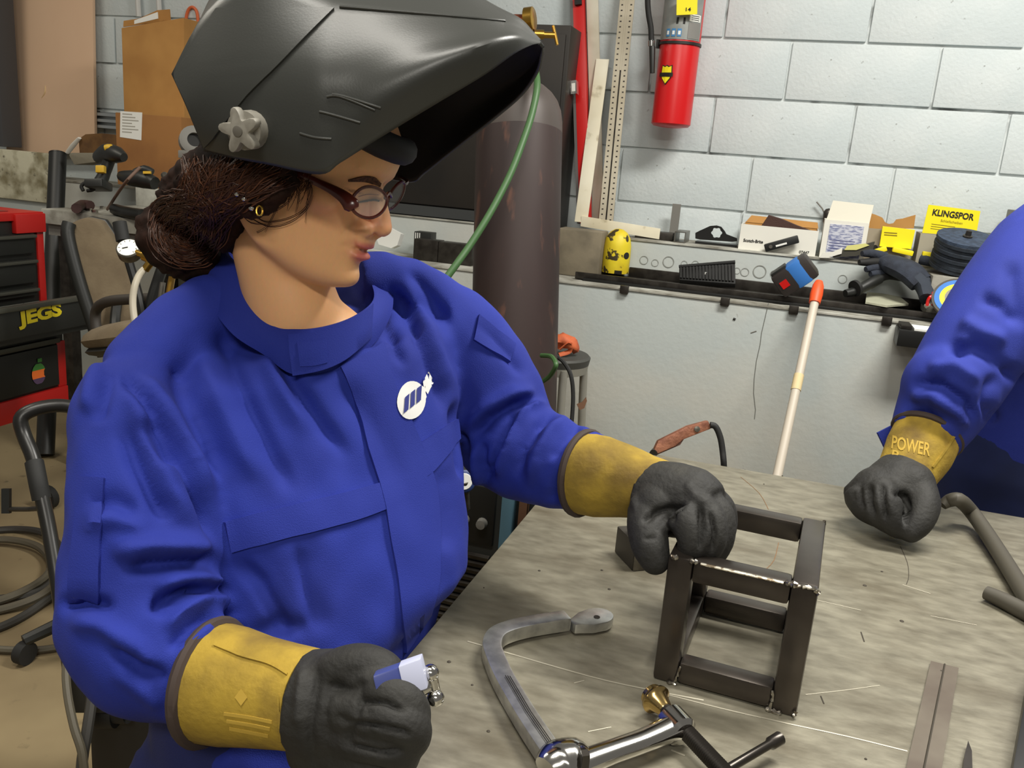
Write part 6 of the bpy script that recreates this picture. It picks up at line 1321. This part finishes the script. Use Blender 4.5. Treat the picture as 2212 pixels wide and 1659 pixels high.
mk('sleeve_hem', G().prism([A(x, y, 1.56) for x, y in [(1896,935),(1915,975),(1960,945),(1990,905),(1955,905)]], RW[:,2]*.006), m_jk2, p2)
lb2 = [G().rings([el(zs2-.42,.19,.13,-.13), el(zs2-.5,.205,.145,-.15), el(zs2-.62,.21,.15,-.15), el(zs2-.75,.21,.15,-.15), el(zs2-.85,.18,.13,-.15)])]
for q in (-1, 1): lb2.append(G().tube([(cx2-.15+q*.09,cy2,zs2-.74), (cx2-.15+q*.10,cy2,.45), (cx2-.15+q*.10,cy2+.01,.06)], [.1,.085,.07], 18, 4)); mk('boot', G().tube([(cx2-.15+q*.10,cy2+.05,.045), (cx2-.15+q*.10,cy2-.05,.05), (cx2-.15+q*.11,cy2-.17,.035)], [.045,.05,.034], 14, 4, flat=.85), M('boot_black', (30,28,26), .5), p2)
tr2, tf2 = remesh(lb2, .009, 6); mk('trousers', (tr2, [], tf2), M('navy_coverall', (22,34,80), .9, col2=(18,28,66), scale=8), p2, ang=180)
hb2, hbF = remesh(bits+ear, .004, 5); l2 = hl(hb2)*.0005; ho = np.array((cx2, cy2-.04, zs2+.30)); f2 = _n((-.35,-.9,-.25)); s2_ = _n(np.cross(f2, (0,0,1))); u2 = np.cross(s2_, f2)
W2 = ho+l2[:,:1]*f2+l2[:,1:2]*u2+l2[:,2:]*s2_
nk2, nkF = remesh([G().add(list(W2), hbF), G().tube([ho-f2*.03-np.array((0,0,.03)), (cx2, cy2, zs2+.16), (cx2, cy2+.01, zs2+.06)], [.052,.056,.07], 18, 4)], .005, 3)
mk('body', (nk2, [], nkF), M('skin_plain', (214,160,118), .5), p2, ang=180)
sel = ball(ho-f2*.012+u2*.088, (.083,.094,.078), 20); mk('hair', (lambda r: (r[0], [], r[1]))(remesh([sel, ball(ho-f2*.06+u2*.03, (.07,.06,.075), 16)], .005, 5)), m_hair, p2, ang=180)
mk('collar', G().rings([el(zs2+.10,.105,.08), el(zs2+.165,.085,.075,0,-.005), el(zs2+.165,.08,.07,0,-.005), el(zs2+.10,.098,.074), el(zs2+.10,.105,.08)], cap=False), m_jk2, p2)
wr2 = np.array((cx2+.24, cy2-.16, zs2-.46)); hd_ = _n((-.02,-.75,-.66)); sd_ = np.array((1.,0,0)); dn_ = np.cross(sd_, hd_)
lh = [G().tube([wr2, wr2+hd_*.05, wr2+hd_*.11], [.042,.045,.04], 16, 4)]
for k in range(4): q0_ = wr2+hd_*.10+sd_*(-.036+.024*k); L_ = (.06,.07,.066,.05)[k]; lh.append(G().tube([q0_, q0_+hd_*L_*.6, q0_+hd_*L_*.9-np.array((0,0,L_*.5)), q0_+hd_*L_*.75-np.array((0,0,L_*.9))], [.0155,.0145,.013,.010], 12, 4))
lh.append(G().tube([wr2+hd_*.04-sd_*.035, wr2+hd_*.08-sd_*.058, wr2+hd_*.115-sd_*.06], [.017,.0155,.011], 12, 4))
gl2, glF = remesh(lh, .004, 4); mk('glove', (gl2, [], glF), m_lea, p2, ang=180)
mk('cuff', G().tube([wr2-hd_*.09, wr2-hd_*.04, wr2+hd_*.015], [.058,.055,.046], 20, 3), m_cuff, p2)
c2o, C2S = cuff('cuff', [(2002,940,1.53,.056),(1985,975,1.515,.056),(1965,1010,1.50,.050),(1952,1035,1.49,.046)], p2, trim_w=.006)
m_emb = M('cuff_emboss', (184,152,58), .8)
stext(C2S, 'cuff_lettering', 'POWER', (1926,968), (82,17), (3,-27), m_emb, c2o, .001, .02)
stext(C2S, 'cuff_lettering', 'P', (1926,990), (14,3), (3,-18), m_emb, c2o, .001, .02)
mk('cuff_seam', C2S.ribbon([(2058,942),(2040,970),(2012,1008)], [(2062,944),(2044,972),(2016,1010)], 10, 2, .0004, .0014), m_cuff, c2o)
gb2 = [limb([(1960,1020,1.50,.046),(1940,1050,1.48,.055),(1920,1075,1.47,.055)], 20, 4), ball(A(1900,1070,1.47), .05), ball(A(1870,1070,1.48), .034), ball(A(1965,1050,1.46), .042),
    fing([(1900,1050,1.44,.026),(1915,1090,1.415,.026),(1932,1130,1.41,.022),(1950,1142,1.42,.018)]), fing([(1875,1060,1.45,.025),(1890,1100,1.43,.024),(1915,1125,1.42,.02)]), fing([(1850,1060,1.47,.022),(1865,1095,1.45,.022),(1890,1115,1.44,.018)]), fing([(1843,1050,1.49,.016),(1848,1080,1.48,.018),(1865,1105,1.46,.016)]),
    fing([(1985,1050,1.45,.027),(1995,1090,1.42,.027),(1985,1125,1.405,.024),(1968,1148,1.40,.019)])]
glove('glove', gb2, p2, [([(1905,1040),(1908,1085),(1914,1130)], 5, -.014), ([(1925,1060),(1955,1075),(1962,1100),(1955,1130)], 5, -.010), ([(1880,1045),(1878,1085),(1890,1118)], 4.5, -.010), ([(1858,1045),(1858,1080),(1868,1105)], 4, -.007), ([(1955,1140),(1958,1110),(1962,1080)], 4, -.010)], .0045, 4)
